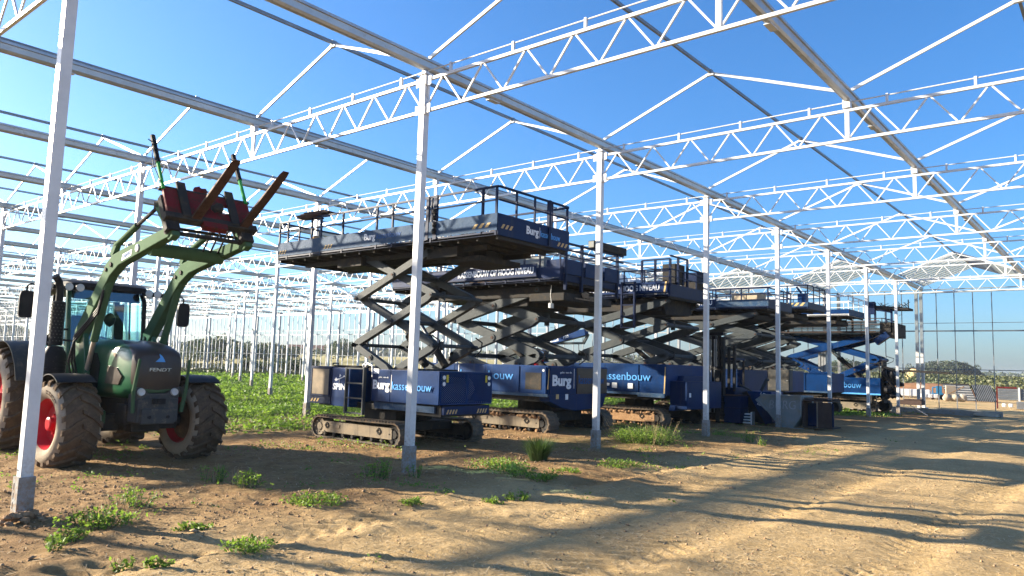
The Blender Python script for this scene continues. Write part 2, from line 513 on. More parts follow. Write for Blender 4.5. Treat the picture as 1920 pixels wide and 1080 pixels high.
def soil_material():
    m, n, p = new_mat('soil')
    pos = N(n, 'ShaderNodeNewGeometry').outputs['Position']
    dry = mixc(n, noise_fac(n, 1.1, 8, .65, .36, .66, pos), (.47, .33, .160), (.355, .245, .112))
    dry = mixc(n, noise_fac(n, 22, 8, .75, .52, .70, pos), dry, (.58, .45, .27))          # straw and chalky crumbs
    dry = mixc(n, noise_fac(n, 14, 6, .7, .56, .74, pos, 1.5), dry, (.20, .135, .075))
    redd = mixc(n, noise_fac(n, 2.6, 8, .7, .38, .64, pos), (.225, .130, .056), (.315, .205, .092))
    redd = mixc(n, noise_fac(n, 17, 6, .7, .54, .72, pos), redd, (.105, .060, .032))
    at = N(n, 'ShaderNodeAttribute', attribute_name='zone', attribute_type='GEOMETRY')
    sep = N(n, 'ShaderNodeSeparateColor'); n.links.new(at.outputs['Color'], sep.inputs[0])
    c = mixc(n, sep.outputs[0], dry, redd)
    greens = mixc(n, noise_fac(n, 9, 6, .7, .4, .62, pos), (.07, .11, .024), (.15, .12, .05))
    c = mixc(n, sep.outputs[1], c, greens)
    fld = mixc(n, noise_fac(n, .03, 5, .6, .4, .6, pos), (.40, .33, .14), (.30, .27, .11))
    c = mixc(n, sep.outputs[2], c, fld)
    n.links.new(c, p.inputs['Base Color'])
    p.inputs['Roughness'].default_value = .97
    p.inputs['Specular IOR Level'].default_value = .15
    b0 = N(n, 'ShaderNodeBump'); b0.inputs['Strength'].default_value = 1; b0.inputs['Distance'].default_value = .026
    n.links.new(noise_fac(n, 8, 7, .68, .25, .75, pos, .6), b0.inputs['Height'])
    b = N(n, 'ShaderNodeBump'); b.inputs['Strength'].default_value = .8; b.inputs['Distance'].default_value = .013
    n.links.new(noise_fac(n, 34, 8, .75, .2, .8, pos), b.inputs['Height'])
    n.links.new(b0.outputs[0], b.inputs['Normal'])
    n.links.new(b.outputs[0], p.inputs['Normal'])
    return m
gnd = np_mesh('ground', np.stack([GX, GY, GZ], -1).reshape(-1, 3), gf, soil_material())
gnd.data.polygons.foreach_set('use_smooth', [True] * len(gnd.data.polygons))
zc = gnd.data.color_attributes.new('zone', 'FLOAT_COLOR', 'POINT')
fx, fy = GX.ravel(), GY.ravel()
red = sstep(fx + 1.1 * (fbm(fx, fy, .5, 3, 70) - .5) * 3, 3.2, .8) * (1 - sstep(fy, 33, 40))
grn = np.clip(veg_mask(fx, fy) * 1.1, 0, 1)
grn = np.maximum(grn, sstep(fy, 95, 115) * sstep(fx, -160, -60) * .9)
grn = np.maximum(grn, sstep(fy, 36, 38) * sstep(fx, -34, -40) * .9)
fdist = np.hypot(fx - 8.27, fy + 7.7)
fldm = sstep(fdist, 98, 108) * sstep(-fx, 50, 70)
zone = np.stack([red, grn * (1 - fldm), fldm, np.ones_like(red)], -1)
zc.data.foreach_set('color', zone.astype(np.float32).ravel())
tag(gnd, kind='structure')

# ------------------------------------------------------------------ greenhouse frame
BW, SP = 4.8169, 5.0           # bay width (half a truss span), truss spacing
HG, HB, HT, HR = 6.12, 5.47, 6.0, 7.20   # gutter underside, bottom chord, top chord, ridge
GABLE = 35.4
NSPAN = 15                     # spans of 2 bays towards -X
ROWS = list(range(-2, 7))      # truss rows, Y = 5 k
gh = thing('greenhouse', 'white galvanised steel skeleton of a huge unglazed greenhouse standing over the whole site', 'greenhouse', (0, 0, 0))

def column_mesh():
    b = MB()
    b.box(-.055, .055, -.055, .055, .40, HG - .06)
    b.box(-.075, .075, -.008, .008, HG - .42, HG - .05)
    b.box(-.08, .08, -.075, .075, HG - .06, HG - .03)
    b.box(-.03, .03, -.05, .05, HG - .03, HG + .01)
    return b.mesh('column', M['column_steel'])
def footing_mesh():
    b = MB()
    b.box(-.074, .074, -.074, .074, -.25, .40)
    for z in (.10, .19, .28):
        b.box(-.045, -.03, -.078, -.0745, z, z + .06)
    return b.mesh('footing', M['footing'])
cm, fm = column_mesh(), footing_mesh()
boltm = MB().tube((-.03, -.056, .46), (-.03, -.062, .46), .010, 6).tube((.03, -.056, 5.3), (.03, -.062, 5.3), .010, 6).mesh('bolt', M['galv_dark'])
for k in ROWS:
    for j in range(-1, NSPAN + 1):
        x, y = -2 * BW * j, SP * k
        if k == -2 and j > 6: continue
        o = bpy.data.objects.new('column', cm); o.location = (x, y, gz(x, y) * .5 if k < 5 else -.05); link(o, gh)
        f = bpy.data.objects.new('footing', fm); link(f, o)
        if k in (-1, 0, 1) and j == 0:
            link(bpy.data.objects.new('bolt', boltm), o)

def truss_chords():
    b = MB(); L = 2 * BW
    e = .058
    b.beam((-e, 0, HB), (-L + e, 0, HB), .043, .044)
    b.beam((-e, 0, HT - .03), (-L + e, 0, HT - .03), .043, .044)
    b.tube((-e, .0, HT + .11), (-L + e, .0, HT + .11), .011, 6)
    for i in range(8):
        x = -.55 - i * (L - 1.1) / 7
        b.box(x - .018, x + .018, -.02, .02, HT - .005, HT + .135)
    for xx in (-e - .05, -L + e + .05):
        b.box(xx - .055, xx + .055, -.034, -.028, HT - .13, HT + .01); b.box(xx - .055, xx + .055, -.034, -.028, HB - .04, HB + .10)
    for xx in (-e, -L + e):
        b.box(xx - .012, xx + .012, -.05, .05, HT - .11, HT + .03); b.box(xx - .012, xx + .012, -.05, .05, HB - .06, HB + .06)
    # stub that carries the middle gutter
    b.box(-BW - .035, -BW + .035, -.02, .02, HB + .03, HG + .02)
    b.box(-BW - .06, -BW + .06, -.05, .05, HT + .01, HG + .03)
    return b
def diag(i):
    L = 2 * BW; n = 12; w = L / n
    a = -i * w
    z0, z1 = HB + .03, HT - .06
    return ((a - .03, 0, z0), (a - w / 2 + .03, 0, z1)), ((a - w / 2 - .03, 0, z1), (a - w + .03, 0, z0))
chord_me = truss_chords().mesh('truss', M['galv'])
dA, dB = diag(0)
dA_me = MB().beam(*dA, .024, .024).mesh('diagonal', M['galv'])
dB_me = MB().beam(*dB, .024, .024).mesh('diagonal', M['galv'])
full = truss_chords()
for i in range(12):
    for a in diag(i): full.beam(*a, .024, .024)
full_me = full.mesh('truss', M['galv'])
NEAR = {(0, -1), (0, 0), (0, 1), (0, 2), (1, -1), (1, 0), (1, 1), (2, -1), (2, 0), (3, -1), (4, -1), (-1, 0)}
for k in ROWS:
    for j in range(-1, NSPAN):
        if k == -2 and j > 5: continue
        near = (k, j) in NEAR
        o = bpy.data.objects.new('truss', chord_me if near else full_me); o.location = (-2 * BW * j, SP * k, 0); link(o, gh)
        if near:
            for i in range(12):
                for me in (dA_me, dB_me):
                    d = bpy.data.objects.new('diagonal', me); d.location = (-i * BW / 6, 0, 0); link(d, o)

# gutters and ridges run the whole length
def gutter_mesh(y0, y1):
    prof = [(-.115, .20), (-.115, .155), (-.085, .15), (-.075, .05), (-.045, .012), (0, 0), (.045, .012), (.075, .05), (.085, .15), (.115, .155), (.115, .20),
            (.10, .19), (.075, .165), (.06, .07), (0, .025), (-.06, .07), (-.075, .165), (-.10, .19)]
    b = MB()
    b.prism([(u * .80, HG + w * .88) for u, w in prof], 'y', y0, y1)
    return b.mesh('gutter', M['gutter'])
gm = gutter_mesh(-12.0, GABLE + .25)
joint = MB()
for k in range(-1, 7):
    y = SP * k + 1.6
    joint.beam((0, y - .13, HG - .006), (0, y + .13, HG - .006), .10, .012)
joint_me = joint.mesh('gutter_joint', M['galv'])
for i in range(-2, 2 * NSPAN + 1):
    if i > 13: pass
    o = bpy.data.objects.new('gutter', gm); o.location = (-BW * i, 0, 0); link(o, gh)
    link(bpy.data.objects.new('gutter_joint', joint_me), o)
rb = MB()
rb.box(-.022, .022, -12, GABLE, HR - .02, HR + .012); rb.box(-.014, .014, -12, GABLE, HR + .022, HR + .042)
for k in range(-2, 8): rb.box(-.03, .03, SP * k - .05, SP * k + .05, HR - .03, HR + .045)
rm = rb.mesh('ridge_bar', M['ridge'])
raf = MB()
raf.beam((-.07, 0, HG + .19), (-BW / 2 + .02, 0, HR - .03), .032, .05)
ra_me = raf.mesh('rafter', M['galv'])
raf2 = MB(); raf2.beam((-BW + .07, 0, HG + .19), (-BW / 2 - .02, 0, HR - .03), .032, .05)
raf2.box(-BW / 2 - .07, -BW / 2 + .07, -.03, .03, HR - .07, HR - .03)
rb_me = raf2.mesh('rafter', M['galv'])
far_r = MB()
cnt = 0
for i in range(-2, 2 * NSPAN):
    o = bpy.data.objects.new('ridge_bar', rm); o.location = (-BW * (i + .5), 0, 0); link(o, gh)
    for k in ROWS:
        if k == -2: continue
        for me in (ra_me, rb_me):
            if i < 17:
                r = bpy.data.objects.new('rafter', me); r.location = (-BW * i, SP * k, 0); link(r, gh); cnt += 1
            else:
                x = -BW * i
                if me is ra_me: far_r.beam((x - .07, SP * k, HG + .19), (x - BW / 2 + .02, SP * k, HR - .03), .032, .05)
                else: far_r.beam((x - BW + .07, SP * k, HG + .19), (x - BW / 2 - .02, SP * k, HR - .03), .032, .05)
tag(far_r.build('far_rafters', 'galv', gh), kind='stuff')

# glazed last section of the roof: panes between glazing bars
slope = [((0 - .10, HG + .22), (-BW / 2 + .03, HR + .03)), ((-BW + .10, HG + .22), (-BW / 2 - .03, HR + .03))]
npn = 10
y0, y1 = 30.0, GABLE - .06
st = (y1 - y0) / npn
pane_mes, bar_mes = [], []
for (xa, za), (xb, zb) in slope:
    pane_mes.append(MB().beam((xa, st / 2, za), (xb, st / 2, zb), st - .07, .006).mesh('roof_pane', M['pane']))
    bb = MB()
    for i in range(npn + 1): bb.beam((xa, i * st, za - .012), (xb, i * st, zb - .012), .06, .05)
    bar_mes.append(bb.mesh('glazing_bar', M['galv']))
for i in range(-2, 4):
    for s_ in (0, 1):
        o = bpy.data.objects.new('glazing_bar', bar_mes[s_]); o.location = (-BW * i, y0, 0); link(o, gh)
        for q in range(npn):
            p_ = bpy.data.objects.new('roof_pane', pane_mes[s_]); p_.location = (-BW * i, y0 + q * st, 0); link(p_, gh)

# gable wall
pm = MB(); pm.box(-.07, .07, -.09, .09, .10, HG)
post_me = pm.mesh('wall_post', M['galv_dark'])  # darker steel puts the shade on these posts into their colour
corner_me = pm.mesh('wall_post', M['galv'])
mu = MB(); mu.box(-.018, .018, -.03, .03, .12, HG + .05)
mull_me = mu.mesh('mullion', M['galv_dark'])
mul = MB(); mul.box(-.02, .02, -.03, .03, .12, HG + .05)
mull_l = mul.mesh('mullion', M['galv'])
XL = -2 * BW * NSPAN
for i in range(0, 2 * NSPAN + 1):
    x = -BW * i
    for dx in ((0, .22) if i == 0 else ((0, .75) if i % 2 else (0,))):
        o = bpy.data.objects.new('wall_post', post_me if i else corner_me); o.location = (x + dx * (-1 if i == 0 else 1), GABLE, 0); link(o, gh)
nm = 0
x = 3.1
while x > XL:
    if all(abs(x + BW * i) > .2 for i in range(2 * NSPAN + 1)):
        o = bpy.data.objects.new('mullion', mull_me if x > -24 else mull_l); o.location = (x, GABLE, 0); link(o, gh)
    x -= .803
for z, h, m_ in ((4.02, .07, 'galv_dark'), (4.42, .025, 'galv_dark'), (2.10, .04, 'galv_dark'), (HG - .12, .10, 'galv'), (HG + .02, .05, 'galv')):
    MB().box(XL, 2 * BW, GABLE - .05, GABLE - .03 - .001 * z, z - h / 2, z + h / 2).build('wall_rail', m_, gh)
dbr = MB()
for xa, xb in ((-.9, -6.5), (.0, 0)):
    if xa != xb: dbr.tube((xa, GABLE - .12, 4.9), (xb, GABLE - .12, 2.0), .012, 6)
dbr.build('wind_brace', 'galv', gh)
for a, b, s_ in ((XL, -40, 6), (-40, 3.39, 1)):
    MB().box(a, b, GABLE - .10, GABLE + .10, -.5, .10).build('plinth', 'plinth', gh, bevel=.01)
MB().box(-.16, .16, GABLE - .2, GABLE + .2, .10, .125).build('base_plate', 'galv', gh)
# left side wall far away, closes the frame
lw = MB()
for k in range(-10, 0): pass
for q in range(0, 60):
    y = GABLE - q * .803
    lw.box(XL - .03, XL + .03, y - .02, y + .02, .1, HG)
for z in (2.1, 4.02, HG - .12): lw.box(XL - .05, XL - .035, -12, GABLE, z - .04, z + .04)
tag(lw.build('side_wall_mullions', 'galv', gh), kind='stuff')
# aluminium skylight strips in the far left and thin service pipes seen above the grass
sp_ = MB()
for (xa, ya, xb, yb, z) in ((-33, 22, -22, 20, .78),):
    sp_.tube((xa, ya, z), (xb, yb, z), .018, 6)
    for t in (0, .33, .66, 1):
        sp_.tube((xa + (xb - xa) * t, ya + (yb - ya) * t, gz(xa + (xb - xa) * t, ya + (yb - ya) * t) - .1), (xa + (xb - xa) * t, ya + (yb - ya) * t, z + .1), .03, 6)
o = sp_.build('rod_rail', 'galv', None)
tag(o, 'low rail of thin steel rods standing in the grass behind the first lift', 'rail')

# ------------------------------------------------------------------ tractor (local frame: x forward, front axle at 0)
TX, TY = -3.35, -2.55
tr = thing('tractor', 'green farm tractor with raised front loader and red rims parked between the first columns', 'tractor', (TX, TY, gz(TX, TY) - .02), rad(-2.0), local=True)

def wheel(cx, cy, R, W, out, steer=0.0, nl=19, txt=True):
    """out=+1 when the outer face looks to +y"""
    hub = bpy.data.objects.new('wheel', None)
    rim_r = R * .56
    h = W / 2
    c = (0, 0, 0)
    rim = MB()
    rim.lathe([(out * (h - .10), .0), (out * (h - .10), rim_r * .30), (out * (h - .13), rim_r * .36), (out * (h - .15), rim_r * .8), (out * (h - .05), rim_r * .93),
               (out * (h - .015), rim_r), (out * (h - .03), rim_r * 1.03), (-out * (h - .03), rim_r * 1.03), (-out * (h - .015), rim_r), (-out * (h - .12), rim_r * .85), (-out * (h - .16), .0)], c, 'y', 40)
    w = rim.build('wheel', 'red', tr, smooth=True, off=(0, 0, 0))
    w.location = (cx, cy, R); w.rotation_euler = (0, 0, steer)
    ORI[w.name] = (0, 0, 0)
    t = MB()
    Rt = R * .93
    t.lathe([(h - .03, rim_r * 1.0), (h + .005, rim_r * 1.08), (h + .03, rim_r * 1.28), (h + .01, R * .82), (h - .04, Rt * .975), (h - .12, Rt), (0, Rt * 1.01), (-h + .12, Rt), (-h + .04, Rt * .975), (-h - .01, R * .82),
             (-h - .03, rim_r * 1.28), (-h - .005, rim_r * 1.08), (-h + .03, rim_r * 1.0)], c, 'y', 48)
    t.build('tyre', 'tyre', w, smooth=True)
    lg = MB()
    for s_ in (1, -1):
        for i in range(nl):
            a0 = 2 * pi * (i + (.5 if s_ < 0 else 0)) / nl
            pts = []
            for q, (yy, da, r) in enumerate(((-.02, 0.0, R), (.10, .10, R * .995), (.19, .21, R * .985), (h - .015, .27, R * .965), (h + .004, .285, R * .925))):
                a = a0 - da * 1.15 * (.62 / R)
                pts.append((r * cos(a), s_ * yy, r * sin(a), a))
            secs = []
            for q, (x_, y_, z_, a) in enumerate(pts):
                rr = sqrt(x_ * x_ + z_ * z_); ww = .026 + .012 * (q > 2)
                dn = .075 if q < 4 else .05
                secs.append([((rr - dn) * cos(a - ww * 1.3 / R), y_, (rr - dn) * sin(a - ww * 1.3 / R)), (rr * cos(a - ww / R), y_, rr * sin(a - ww / R)),
                             (rr * cos(a + ww / R), y_, rr * sin(a + ww / R)), ((rr - dn) * cos(a + ww * 1.3 / R), y_, (rr - dn) * sin(a + ww * 1.3 / R))])
            lg.loft(secs)
    lg.build('tread', 'tread', w)
    # dark band of tread rubber between the lugs
    tb = MB(); tb.lathe([(h - .035, Rt * .978), (h - .115, Rt * 1.004), (0, Rt * 1.014), (-h + .115, Rt * 1.004), (-h + .035, Rt * .978)], c, 'y', 48)
    tb.build('tread_base', 'tread', w, smooth=True)
    if not txt or out > 0:  # dark disc: shade inside the rim and the brown hub, put into colour
        MB().lathe([(-out * (h - .06), .0), (-out * (h - .06), rim_r * .5), (-out * (h - .10), rim_r * .80), (-out * (h - .115), rim_r * .84)], c, 'y', 28).build('shaded_hub_disc', 'tread', w, smooth=True)
    nut = MB(); nut.lathe([(out * (h - .10), .10), (out * (h - .05), .095), (out * (h - .04), .07), (out * (h - .04), .0)], c, 'y', 16)
    for i in range(8):
        a = 2 * pi * i / 8
        nut.tube((.13 * cos(a), out * (h - .14), .13 * sin(a)), (.13 * cos(a), out * (h - .11), .13 * sin(a)), .014, 6)
    nut.build('hub', 'red', w)
    if txt:
        for word, ang in (('ULTRAFLEX', 62), ('XEOBIB', 235)):
            a = rad(ang); r = rim_r * 1.28 if ang < 180 else rim_r * 1.42
            sgn = -1 if ang < 180 else 1
            for ci, ch in enumerate(word):
                aa = a - (ci - len(word) / 2) * .085 * (1 if ang < 180 else -1) * (.62 / R)
                er = Vector((cos(aa), 0, sin(aa))); et = Vector((sin(aa), 0, -cos(aa)))
                if ang > 180: er, et = -er, -et
                o_ = Vector((cos(aa) * r, out * (h + .022), sin(aa) * r))
                text(ch, 'tread', o_ - et * .015 - er * .02, et, er, (0, out, 0), .045, w, 'tyre_lettering', depth=.004, bold=.02)
    return w
wheel(0, -.92, .62, .52, -1, rad(6))
wheel(0, .92, .62, .52, 1, rad(6), txt=False)
wheel(-2.62, -.86, .84, .58, -1, 0, 21, txt=False)
wheel(-2.62, .86, .84, .58, 1, 0, 21, txt=False)

# axles and belly
b = MB(); b.box(-.13, .13, -.62, .62, .50, .74); b.tube((0, -.70, .62), (0, .70, .62), .10, 10)
b.beam((-.1, -.5, .66), (-.1, .5, .66), .06, .06); b.build('front_axle', 'dark', tr, bevel=.015)
b = MB(); b.box(-2.6, .35, -.24, .24, .52, .98); b.box(-2.7, -2.2, -.62, .62, .60, 1.0); b.box(-1.9, -.6, -.62, -.3, .52, .95); b.box(-1.9, -.6, .3, .62, .52, .95)
b.build('transmission', 'dark', tr, bevel=.02)
for s_ in (-1, 1):
    b = MB(); b.box(-1.75, -1.25, s_ * .55, s_ * .82, .42, .46); b.box(-1.75, -1.25, s_ * .55, s_ * .80, .68, .71); b.box(-1.77, -1.74, s_ * .54, s_ * .82, .42, 1.0); b.box(-1.26, -1.23, s_ * .54, s_ * .82, .42, 1.0)
    b.build('cab_step', 'black', tr)

# bonnet: lofted rings
def ring(x, yh, z0, z1, n=20, p=3.2, drop=0):
    out = []
    for i in range(n):
        a = 2 * pi * (i + .5) / n
        c_, s_ = cos(a), sin(a)
        u = abs(c_) ** (2 / p) * (1 if c_ > 0 else -1); v = abs(s_) ** (2 / p) * (1 if s_ > 0 else -1)
        out.append((x, u * yh, (z0 + z1) / 2 + v * (z1 - z0) / 2))
    return out
b = MB()
b.loft([ring(-1.28, .40, .95, 1.84, 28, 5), ring(-.9, .405, .95, 1.845, 28, 5), ring(-.4, .40, .95, 1.835, 28, 5), ring(.1, .39, .96, 1.81, 28, 5), ring(.45, .375, .98, 1.77, 28, 5), ring(.68, .355, 1.02, 1.70, 28, 5), ring(.76, .33, 1.08, 1.62, 28, 5)])
b.build('bonnet', 'green', tr, smooth=True)
b = MB()
b.loft([ring(-.10, .30, 1.30, 1.835, 28, 5), ring(.25, .325, 1.24, 1.812, 28, 5), ring(.50, .345, 1.16, 1.772, 28, 5), ring(.72, .35, 1.10, 1.70, 28, 5), ring(.79, .325, 1.10, 1.63, 28, 5), ring(.80, .30, 1.13, 1.60, 28, 5)])
gr = b.build('bonnet_nose', 'brown_panel', tr, smooth=True)
text('FENDT', 'chrome', (.806, -.145, 1.385), (0, 1, 0), (0, 0, 1), (1, 0, 0), .048, gr, width=.31, bold=.0, depth=.012, shear=.15)
b = MB(); b.prism([(-.06, 1.52), (.075, 1.52), (.06, 1.555), (.03, 1.60), (-.01, 1.635), (.0, 1.58)], 'x', .795, .812); b.build('nose_badge', 'sky_letter', gr)
b = MB(); b.beam((.775, -.30, 1.135), (.815, 0, 1.105), .02, .02); b.beam((.815, 0, 1.105), (.775, .30, 1.135), .02, .02); b.build('nose_trim', 'loader', gr)
for s_ in (-1, 1):
    # side lamps, and dusty brown patches with a reflection painted in
    b = MB(); b.prism([(.02, 1.60), (.16, 1.64), (.26, 1.60), (.22, 1.53), (.06, 1.51)], 'y', s_ * .365, s_ * .385); b.build('side_lamp', 'tan_mesh', tr, bevel=.01)
    b = MB(); b.prism([(-.1, 1.18), (.40, 1.18), (.50, 1.30), (.30, 1.42), (-.02, 1.44)], 'y', s_ * .376, s_ * .396); b.build('dusty_reflection', 'brown_panel', tr)
    b = MB(); b.prism([(-1.1, 1.10), (-.35, 1.10), (-.30, 1.45), (-.45, 1.62), (-1.1, 1.66)], 'y', s_ * .402, s_ * .41); b.build('side_grille', 'black', tr)
# front block with headlights and hitch
b = MB(); b.box(.52, .86, -.29, .29, .66, 1.00); b.prism([(-.30, .98), (.30, .98), (.33, 1.16), (.22, 1.15), (.12, 1.07), (-.12, 1.07), (-.22, 1.15), (-.33, 1.16)], 'x', .56, .82)
b.box(.84, .90, -.24, .24, .64, .86)
fb = b.build('front_block', 'fender', tr, bevel=.015)
b = MB()
for y in (-.13, .13): b.tube((.90, y, .74), (.915, y, .74), .025, 10)
b.box(.86, .885, -.09, .09, .92, 1.0); b.tube((.88, 0, .96), (.90, 0, .96), .022, 10); b.build('hitch', 'black', fb)
for y in (-.235, .235):
    b = MB(); b.lathe([(0, .0), (.012, .03), (.012, .048), (-.02, .058)], (.835, y, 1.09), 'x', 16); b.build('headlight', 'lamp', fb, smooth=True)
b = MB(); b.box(.2, .55, -.33, .33, .62, .90); b.box(.1, .5, -.2, .2, .50, .66); b.build('front_support', 'dark', tr, bevel=.02)
for s_ in (-1, 1):
    b = MB(); b.beam((.84, s_ * .34, .80), (.89, s_ * .37, 1.12), .045, .05); b.beam((.89, s_ * .37, 1.10), (.98, s_ * .35, 1.56), .045, .045, w2=.035, h2=.03)
    b.build('guard_bar', 'loader', tr, bevel=.012)

# cab
gl = MB()
gl.add([(-1.22, -.55, 1.25), (-1.22, .55, 1.25), (-1.37, .56, 2.67), (-1.37, -.56, 2.67)], [(0, 1, 2, 3)])
g1 = gl.build('windscreen', 'cabglass', tr)
for s_ in (-1, 1):
    b = MB(); b.add([(-1.30, s_ * .60, 1.05), (-2.45, s_ * .66, 1.25), (-2.50, s_ * .62, 2.50), (-1.42, s_ * .56, 2.50)], [(0, 1, 2, 3)]); b.build('door_glass', 'cabglass', tr)
b = MB(); b.add([(-2.60, -.56, 1.55), (-2.60, .56, 1.55), (-2.55, .56, 2.50), (-2.55, -.56, 2.50)], [(0, 1, 2, 3)]); b.build('rear_window', 'cabglass', tr)
for s_ in (-1, 1):
    b = MB()
    b.pipe([(-1.18, s_ * .56, .95), (-1.20, s_ * .555, 1.4), (-1.27, s_ * .575, 2.0), (-1.34, s_ * .585, 2.50), (-1.46, s_ * .56, 2.68)], .038, 8)
    b.build('front_pillar', 'green' if s_ < 0 else 'black', tr, smooth=True)
    b = MB(); b.beam((-2.50, s_ * .63, 1.2), (-2.53, s_ * .58, 2.55), .07, .09); b.beam((-1.85, s_ * .64, 1.1), (-1.95, s_ * .60, 2.55), .03, .05)
    b.build('rear_pillar', 'black', tr)
b = MB(); b.loft([ring(-2.75, .50, 2.58, 2.68, p=5), ring(-2.62, .60, 2.58, 2.77, p=5), ring(-1.9, .63, 2.60, 2.81, p=5), ring(-1.40, .62, 2.63, 2.79, p=5), ring(-1.26, .58, 2.66, 2.74, p=4)])
rf = b.build('cab_roof', 'black', tr, smooth=True)
b = MB(); b.add([(-1.36, -.52, 2.48), (-1.36, .52, 2.48), (-1.42, .52, 2.64), (-1.42, -.52, 2.64)], [(0, 1, 2, 3)]); b.build('sun_visor', 'black', rf)
b = MB(); b.box(-2.6, -1.2, -.62, .62, 1.02, 1.22); b.box(-1.35, -1.2, -.56, .56, 1.2, 1.32); b.build('cab_floor', 'black', tr, bevel=.02)
b = MB(); b.box(-2.25, -1.85, -.25, .25, 1.45, 1.60); b.box(-2.32, -2.2, -.24, .24, 1.55, 2.25); b.box(-2.3, -2.0, .27, .42, 1.6, 1.72); b.build('driver_seat', 'skin_seat', tr, bevel=.04)
b = MB(); b.tube((-1.35, 0, 1.3), (-1.60, 0, 1.78), .035, 8)
pts = [(-1.62 + .10 * cos(a) * .5, .19 * sin(a), 1.80 + .19 * cos(a) * .5 * .9) for a in np.linspace(0, 2 * pi, 20)]
b.pipe(pts, .014, 6); b.box(-1.5, -1.36, -.18, .18, 1.5, 1.86); b.build('steering_wheel', 'black', tr)
b = MB(); b.blob((-2.0, .30, 2.2), (.04, .10, .12), 8, .1); b.box(-1.5, -1.42, -.22, -.02, 2.22, 2.38); b.build('cab_mirror', 'black', tr)
# roof lamps on outriggers, near and far corner
for s_ in (-1, 1):
    b = MB(); b.box(-1.26, -1.16, s_ * .50, s_ * .98, 2.60, 2.66); b.pipe([(-1.2, s_ * .95, 2.63), (-1.22, s_ * 1.16, 2.64), (-1.22, s_ * 1.2, 2.60), (-1.22, s_ * 1.2, 2.48)], .014, 6)
    arm_ = b.build('lamp_bar', 'black', tr)
    for q, y in enumerate((.56, .70) if s_ > 0 else (.50, .66, .94)):
        b = MB(); b.lathe([(-.06, .0), (-.05, .05), (.02, .066), (.03, .062)], (-1.14, s_ * y, 2.64), 'x', 16); l_ = b.build('work_lamp_housing', 'black', tr, smooth=True)
        b = MB(); b.lathe([(.028, .060), (.034, .0)], (-1.14, s_ * y, 2.64), 'x', 16); b.build('lens', 'lamp', l_, smooth=True)
    b = MB(); b.loft([ring(-1.26, .05, 2.16, 2.50, p=4)] + [[(x_, y_ * k, z_) for (_, y_, z_) in ring(0, .10, 2.12, 2.53, p=5)] for x_, k in ((-1.25, .9), (-1.17, 1))])
    mr = b.build('side_mirror', 'black', tr, smooth=True); mr.location = (0, s_ * 1.20, 0)
    b = MB(); b.box(-1.24, -1.18, s_ * .60, s_ * .80, 1.96, 1.99); b.beam((-1.2, s_ * .5, 1.8), (-1.2, s_ * .86, 1.82), .03, .03)
    b.build('lamp_bracket', 'black', tr)
    b = MB(); b.box(-1.20, -1.13, s_ * .80 - .065, s_ * .80 + .065, 1.93, 2.05); l_ = b.build('square_lamp', 'black', tr, bevel=.01)
    b = MB(); b.box(-1.128, -1.124, s_ * .80 - .05, s_ * .80 + .05, 1.945, 2.035); b.build('lens', 'lamp', l_)
    b = MB()
    b.lathe([(-.10, .0), (-.09, .05), (0, .09), (.02, .085)], (-1.13, s_ * .86, 1.80), 'x', 14); h_ = b.build('round_lamp', 'black', tr, smooth=True)
    for dz in (-.035, .04):
        b = MB(); b.lathe([(.02, .032), (.028, .0)], (-1.13, s_ * .86, 1.80 + dz), 'x', 10); b.build('lens', 'lamp', h_, smooth=True)
# exhaust and intake stack on the near side
b = MB(); b.lathe([(0, .08), (.02, .155), (.10, .165), (.55, .165), (.60, .15), (.68, .10), (.70, .0)], (-1.06, -.80, 1.02), 'z', 24)
for i in range(7): b.lathe([(0, .165), (.01, .173), (.022, .173), (.032, .165)], (-1.06, -.80, 1.14 + i * .055), 'z', 24)
ex = b.build('exhaust_canister', 'black', tr, smooth=True)
b = MB(); b.lathe([(0, .085), (.01, .095), (.66, .095), (.68, .06)], (-1.06, -.80, 1.72), 'z', 20); b.pipe([(-1.06, -.80, 2.38), (-1.06, -.80, 2.58), (-1.04, -.83, 2.70), (-1.01, -.90, 2.78)], .052, 10)
b.build('exhaust_pipe', 'black', tr, smooth=True)
b = MB()
for i in range(12):
    for q in range(7):
        a = rad(-150 + q * 28 + (14 if i % 2 else 0))
        x_, y_, z_ = -1.06 + .096 * cos(a), -.80 + .096 * sin(a), 1.78 + i * .05
        b.box(x_ - .007, x_ + .007, y_ - .007, y_ + .007, z_, z_ + .016)
tag(b.build('guard_holes', 'fender', tr), kind='stuff')

# fenders
def fender(cx, cy, r, w, a0, a1, name, mat, lip=.05):
    b = MB(); n = 12
    secs = []
    for i in range(n + 1):
        a = rad(a0 + (a1 - a0) * i / n)
        secs.append([(cx + q * cos(a), yy, cy[1] + q * sin(a)) for q, yy in ((r, cy[0] - w / 2), (r + .015, cy[0] - w / 2), (r + .025, cy[0]), (r + .015, cy[0] + w / 2), (r, cy[0] + w / 2), (r + .008, cy[0]))])
    b.loft(secs)
    return b.build(name, mat, tr, smooth=True)
for s_ in (-1, 1):
    fender(0, (s_ * .92, .62), .68, .50, 58, 140, 'front_fender', 'black')
    b = MB(); b.beam((-.05, s_ * .45, .8), (-.05, s_ * .68, 1.32), .03, .04); b.build('fender_stay', 'black', tr)
    fender(-2.62, (s_ * .84, .84), .93, .52, 20, 150, 'rear_fender', 'fender')
    b = MB(); b.prism([(-2.62 + .95 * cos(rad(a)), .84 + .95 * sin(rad(a))) for a in range(20, 151, 13)] + [(-2.6, 1.1), (-1.75, 1.0)], 'y', s_ * .575, s_ * .60)
    b.build('fender_side', 'green', tr)
    b = MB(); b.box(-3.38, -3.33, s_ * .60, s_ * .95, 1.45, 1.57); b.build('tail_lamp', 'red', tr)

